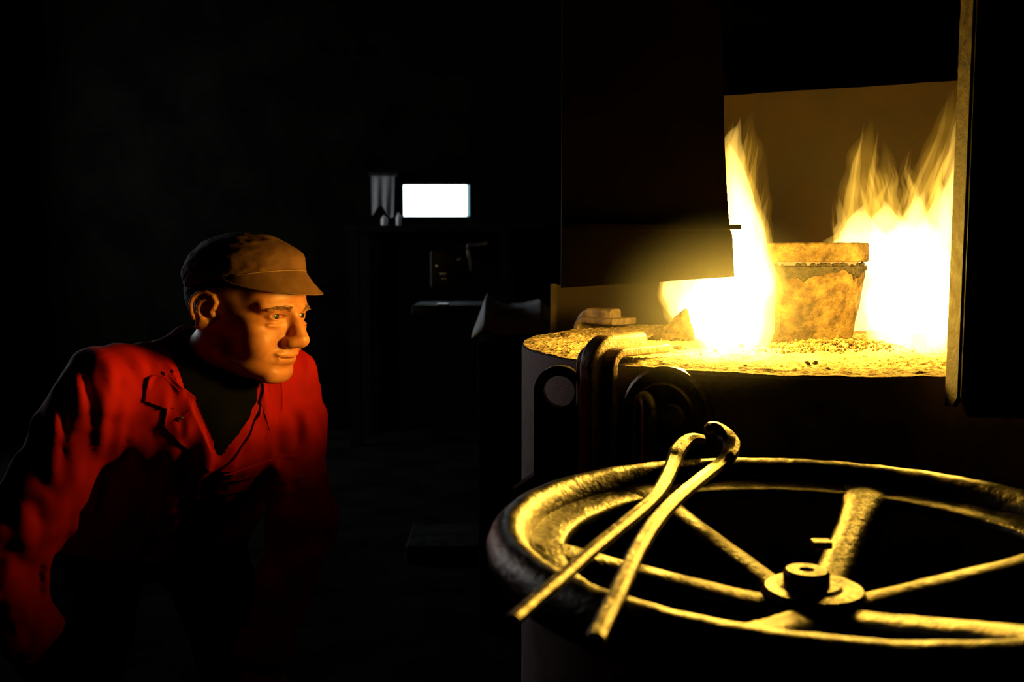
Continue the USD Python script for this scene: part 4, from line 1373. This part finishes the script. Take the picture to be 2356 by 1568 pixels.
for (u, v) in ((-0.129, 0.045), (0.059, -0.077)):
    w = .3
    for _ in range(40):
        w -= float(np.clip(sdf_jacket(chest_w([[u, v, w]]).astype(np.float32))[0], -.02, .05)) * .7
    c = chest_w([u, v, w + .008])
    b = lathe([(0.000, 0.000), (0.007, 0.000), (0.007, 0.002), (0.006, 0.004), (0.002, 0.003), (0.000, 0.003)], 24)
    b.apply_transform(frame_to(AX1, AXU, AXN, c))
    obj('stud', b, 'metal_button', jacket, smooth=40)
# cuffs, turned back
for e, w in ((RE, RW), (LE, LW)):
    d = unit(w - e)
    m = tube([w - d * .055, w - d * .02, w + d * .004], [.066, .066, .064], 28, up=AX1, n=8)
    obj('cuff', roughen(m, .004, 30, 3), 'jacket_cloth', jacket, smooth=50)


# ------------------------------------------------------------------ far end of the workshop
win2 = thing('window_2', 'large daylit window high in the left wall towards the far end', None, kind='structure')
obj('pane', box((X0 - .02, 4.9, 1.35), (X0 + .012, 6.6, 2.55)), 'window_light_strong', win2, label='daylit milky pane')
fr = sbox(4.84, 1.29, 6.66, 2.61).difference(unary_union([sbox(4.9 + .58 * k, 1.35, 5.44 + .58 * k, 2.55) for k in range(3)]))
obj('window_frame', extrude(fr, .05, frame_to((0, 1, 0), (0, 0, 1), (1, 0, 0), (X0 + .002, 0, 0))), 'window_frame', win2)

lampo = thing('pendant_lamp', 'small pendant lamp hanging at the top edge of the picture', 'lamp')
lp = at(1217, -8, 5.0)
obj('shade', lathe([(.012, .10), (.03, .095), (.075, .02), (.078, .012), (.072, .014), (.027, .088), (.012, .092), (.012, .10)], 40, (lp[0], lp[1], lp[2] + .0)), 'machine_iron', lampo, smooth=40)
blb = trimesh.creation.icosphere(3, .034)
blb.apply_translation((lp[0], lp[1], lp[2] + .040))
obj('bulb', blb, 'lamp_light', lampo, smooth=True, label='lit bulb')
obj('cord', tube([(lp[0], lp[1], lp[2] + .098), (lp[0], lp[1], ZC)], .005, 8), 'dark_cloth', lampo)

# bench under the window with bottles, a hanging cloth beside the window
b0, b1 = at(800, 548, 6.9), at(1180, 548, 6.9)
bz = at(900, 519, 6.95)[2]
bench = thing('workbench', 'dark wooden workbench along the far wall under the bright window', 'workbench')
obj('bench_top', rbox((b1[0] - b0[0], .60, .05), .008, center=((b0[0] + b1[0]) / 2, 7.05, bz - .026)), 'bench_wood', bench)
for x in (b0[0] + .06, b1[0] - .06):
    for y in (6.80, 7.30):
        obj('leg', box((x - .035, y - .035, 0), (x + .035, y + .035, bz - .05)), 'bench_wood', bench)


def bottle(px, pyt, pyb, w_px, Y, label, matn):
    t, b = at(px, pyt, Y), at(px, pyb, Y)
    h, r = t[2] - bz, w_px / 2 / 2290 * Y
    th = thing('bottle', label, 'bottle', group=None, loc=(b[0], Y, bz))
    obj('bottle_body', lathe([(0, 0), (r * .92, 0), (r, .006), (r, h * .62), (r * .8, h * .74), (r * .38, h * .84), (r * .36, h * .93), (0, h * .93)], 28), matn, th, smooth=35)
    obj('cap', lathe([(0, h * .925), (r * .45, h * .925), (r * .45, h), (0, h)], 20), 'machine_iron', th, smooth=35)


bottle(917, 487, 519, 11, 6.95, 'small pale bottle at the lower left corner of the bright window', 'bottle_white')
bottle(884, 494, 519, 14, 6.95, 'pale squat bottle under the hanging grey cloth', 'bottle_white')
# hanging cloth
c0, c1 = at(852, 400, 7.25), at(904, 400, 7.25)
zt, zb = at(878, 400, 7.25)[2], at(878, 500, 7.25)[2]
nu, nvv = 60, 40
gu, gv = np.meshgrid(np.linspace(0, 1, nu), np.linspace(0, 1, nvv), indexing='ij')
X = c0[0] + (c1[0] - c0[0]) * (gu + .06 * (gv - .5) * np.sin(gu * 5))
Yc = 7.30 + .008 * np.sin(gu * 15 + 1.3 * gv) * (.3 + .7 * gv)
Z = zt - (zt - zb) * gv * (1 - .28 * np.sin(gu * 3.1 + .4) ** 2)
fr_ = np.stack([X, Yc, Z], -1).reshape(-1, 3)
bk_ = fr_ + np.array([0, .006, 0])
f = []
gi = lambda i, j, o: o * nu * nvv + i * nvv + j
for i in range(nu - 1):
    for j in range(nvv - 1):
        a, b, c_, d_ = gi(i, j, 0), gi(i + 1, j, 0), gi(i + 1, j + 1, 0), gi(i, j + 1, 0)
        f += [(a, b, c_), (a, c_, d_)]
        a, b, c_, d_ = [q + nu * nvv for q in (a, b, c_, d_)]
        f += [(a, c_, b), (a, d_, c_)]
for i in range(nu - 1):
    for j in (0, nvv - 1):
        f += [(gi(i, j, 0), gi(i + 1, j, 1), gi(i + 1, j, 0)), (gi(i, j, 0), gi(i, j, 1), gi(i + 1, j, 1))]
for j in range(nvv - 1):
    for i in (0, nu - 1):
        f += [(gi(i, j, 0), gi(i, j + 1, 0), gi(i, j + 1, 1)), (gi(i, j, 0), gi(i, j + 1, 1), gi(i, j, 1))]
cl = trimesh.Trimesh(np.vstack([fr_, bk_]), np.array(f), process=False)
trimesh.repair.fix_normals(cl)
clo = thing('hanging_cloth', 'pale grey cloth hanging on the far wall left of the bright window', 'cloth')
obj('cloth', cl, 'grey_cloth', clo, smooth=True)
obj('hook_rail', box((c0[0] - .02, 7.285, zt - .01), (c1[0] + .02, 7.40, zt + .012)), 'machine_iron', clo)

# drilling machine with its levers
mp = at(1050, 700, 4.2)
mz = lambda py: at(1050, py, 4.2)[2]
mx = lambda px: at(px, 600, 4.2)[0]
mach = thing('drill_press', 'dark machine with a cranked lever and small bright knobs below the window', 'machine')
obj('base', rbox((.40, .36, .08), .01, center=(mx(1035), 4.38, .04)), 'machine_iron', mach)
obj('column', tube([(mx(1050), 4.42, .08), (mx(1050), 4.42, mz(590))], .045, 20), 'machine_iron', mach, smooth=40)
obj('table', rbox((.30, .30, .04), .006, center=(mx(1030), 4.33, mz(712))), 'machine_iron', mach)
obj('head_stock', rbox((.17, .26, mz(575) - mz(665)), .015, center=(mx(1035), 4.34, (mz(575) + mz(665)) / 2)), 'machine_iron', mach)
obj('lever', tube([(mx(1122), 4.18, mz(559)), (mx(1098), 4.18, mz(562)), (mx(1078), 4.18, mz(566)), (mx(1081), 4.18, mz(600)), (mx(1082), 4.19, mz(628))], .0085, 10, n=30), 'bright_steel', mach, smooth=40, label='cranked lever')
obj('lever_boss', rbox((.028, .06, .03), .004, center=(mx(1082), 4.20, mz(632))), 'machine_iron', mach)
for px, py, w, h in ((1005, 611, .008, .012), (1019, 629, .026, .009), (1024, 641, .008, .010), (1056, 596, .020, .010), (1018, 641, .005, .006)):
    obj('knob', rbox((w, .03, h), min(w, h) * .3, center=(mx(px), 4.195, mz(py)), rot=rotm(-25, (0, 1, 0)) if px == 1056 else None), 'bright_steel', mach, label='small bright knob')
obj('vice_jaw', rbox((.05, .08, .02), .004, center=(mx(1017), 4.23, mz(704))), 'bright_steel', mach)

# covered heap and its post
hp = thing('covered_crate', 'grey tarpaulin sagging over a crate behind the furnace', 'crate')
T0, T1 = at(1112, 680, 3.4), at(1262, 690, 3.4)
xl, xr = at(1085, 780, 3.4)[0], T1[0] + .02
zr = T0[2]
nu, nvv = 70, 50
gu, gv = np.meshgrid(np.linspace(0, 1, nu), np.linspace(0, 1, nvv), indexing='ij')
X = xl + (xr - xl) * gu
Yc = 3.38 + .5 * gv
crest = np.interp(gu, [0, .16, .28, .45, .65, .85, 1.0], [.02, .165, .135, .115, .125, .145, .10]) * 0.86
front = np.clip(gv / .28, 0, 1) ** .7
Z = (zr - .15) + crest * (.25 + .75 * front) + .02 * (meshkit.fbm(np.stack([X * 9, Yc * 9, 0 * X], -1), 3, 2) - .5)
Z = np.where(gv > .85, Z - (gv - .85) * 1.2, Z)
up_ = np.stack([X, Yc, Z], -1).reshape(-1, 3)
lo_ = up_ - np.array([0, 0, .006])
f = []
for i in range(nu - 1):
    for j in range(nvv - 1):
        a, b, c_, d_ = gi(i, j, 0), gi(i + 1, j, 0), gi(i + 1, j + 1, 0), gi(i, j + 1, 0)
        f += [(a, b, c_), (a, c_, d_)]
        a, b, c_, d_ = [q + nu * nvv for q in (a, b, c_, d_)]
        f += [(a, c_, b), (a, d_, c_)]
for i in range(nu - 1):
    for j in (0, nvv - 1):
        f += [(gi(i, j, 0), gi(i + 1, j, 1), gi(i + 1, j, 0)), (gi(i, j, 0), gi(i, j, 1), gi(i + 1, j, 1))]
for j in range(nvv - 1):
    for i in (0, nu - 1):
        f += [(gi(i, j, 0), gi(i, j + 1, 0), gi(i, j + 1, 1)), (gi(i, j, 0), gi(i, j + 1, 1), gi(i, j, 1))]
tp = trimesh.Trimesh(np.vstack([up_, lo_]), np.array(f), process=False)
trimesh.repair.fix_normals(tp)
obj('tarpaulin', tp, 'tarp', hp, smooth=True)
obj('crate_body', rbox((xr - xl - .04, .44, zr - .16), .01, center=((xl + xr) / 2, 3.64, (zr - .16) / 2)), 'bench_wood', hp)
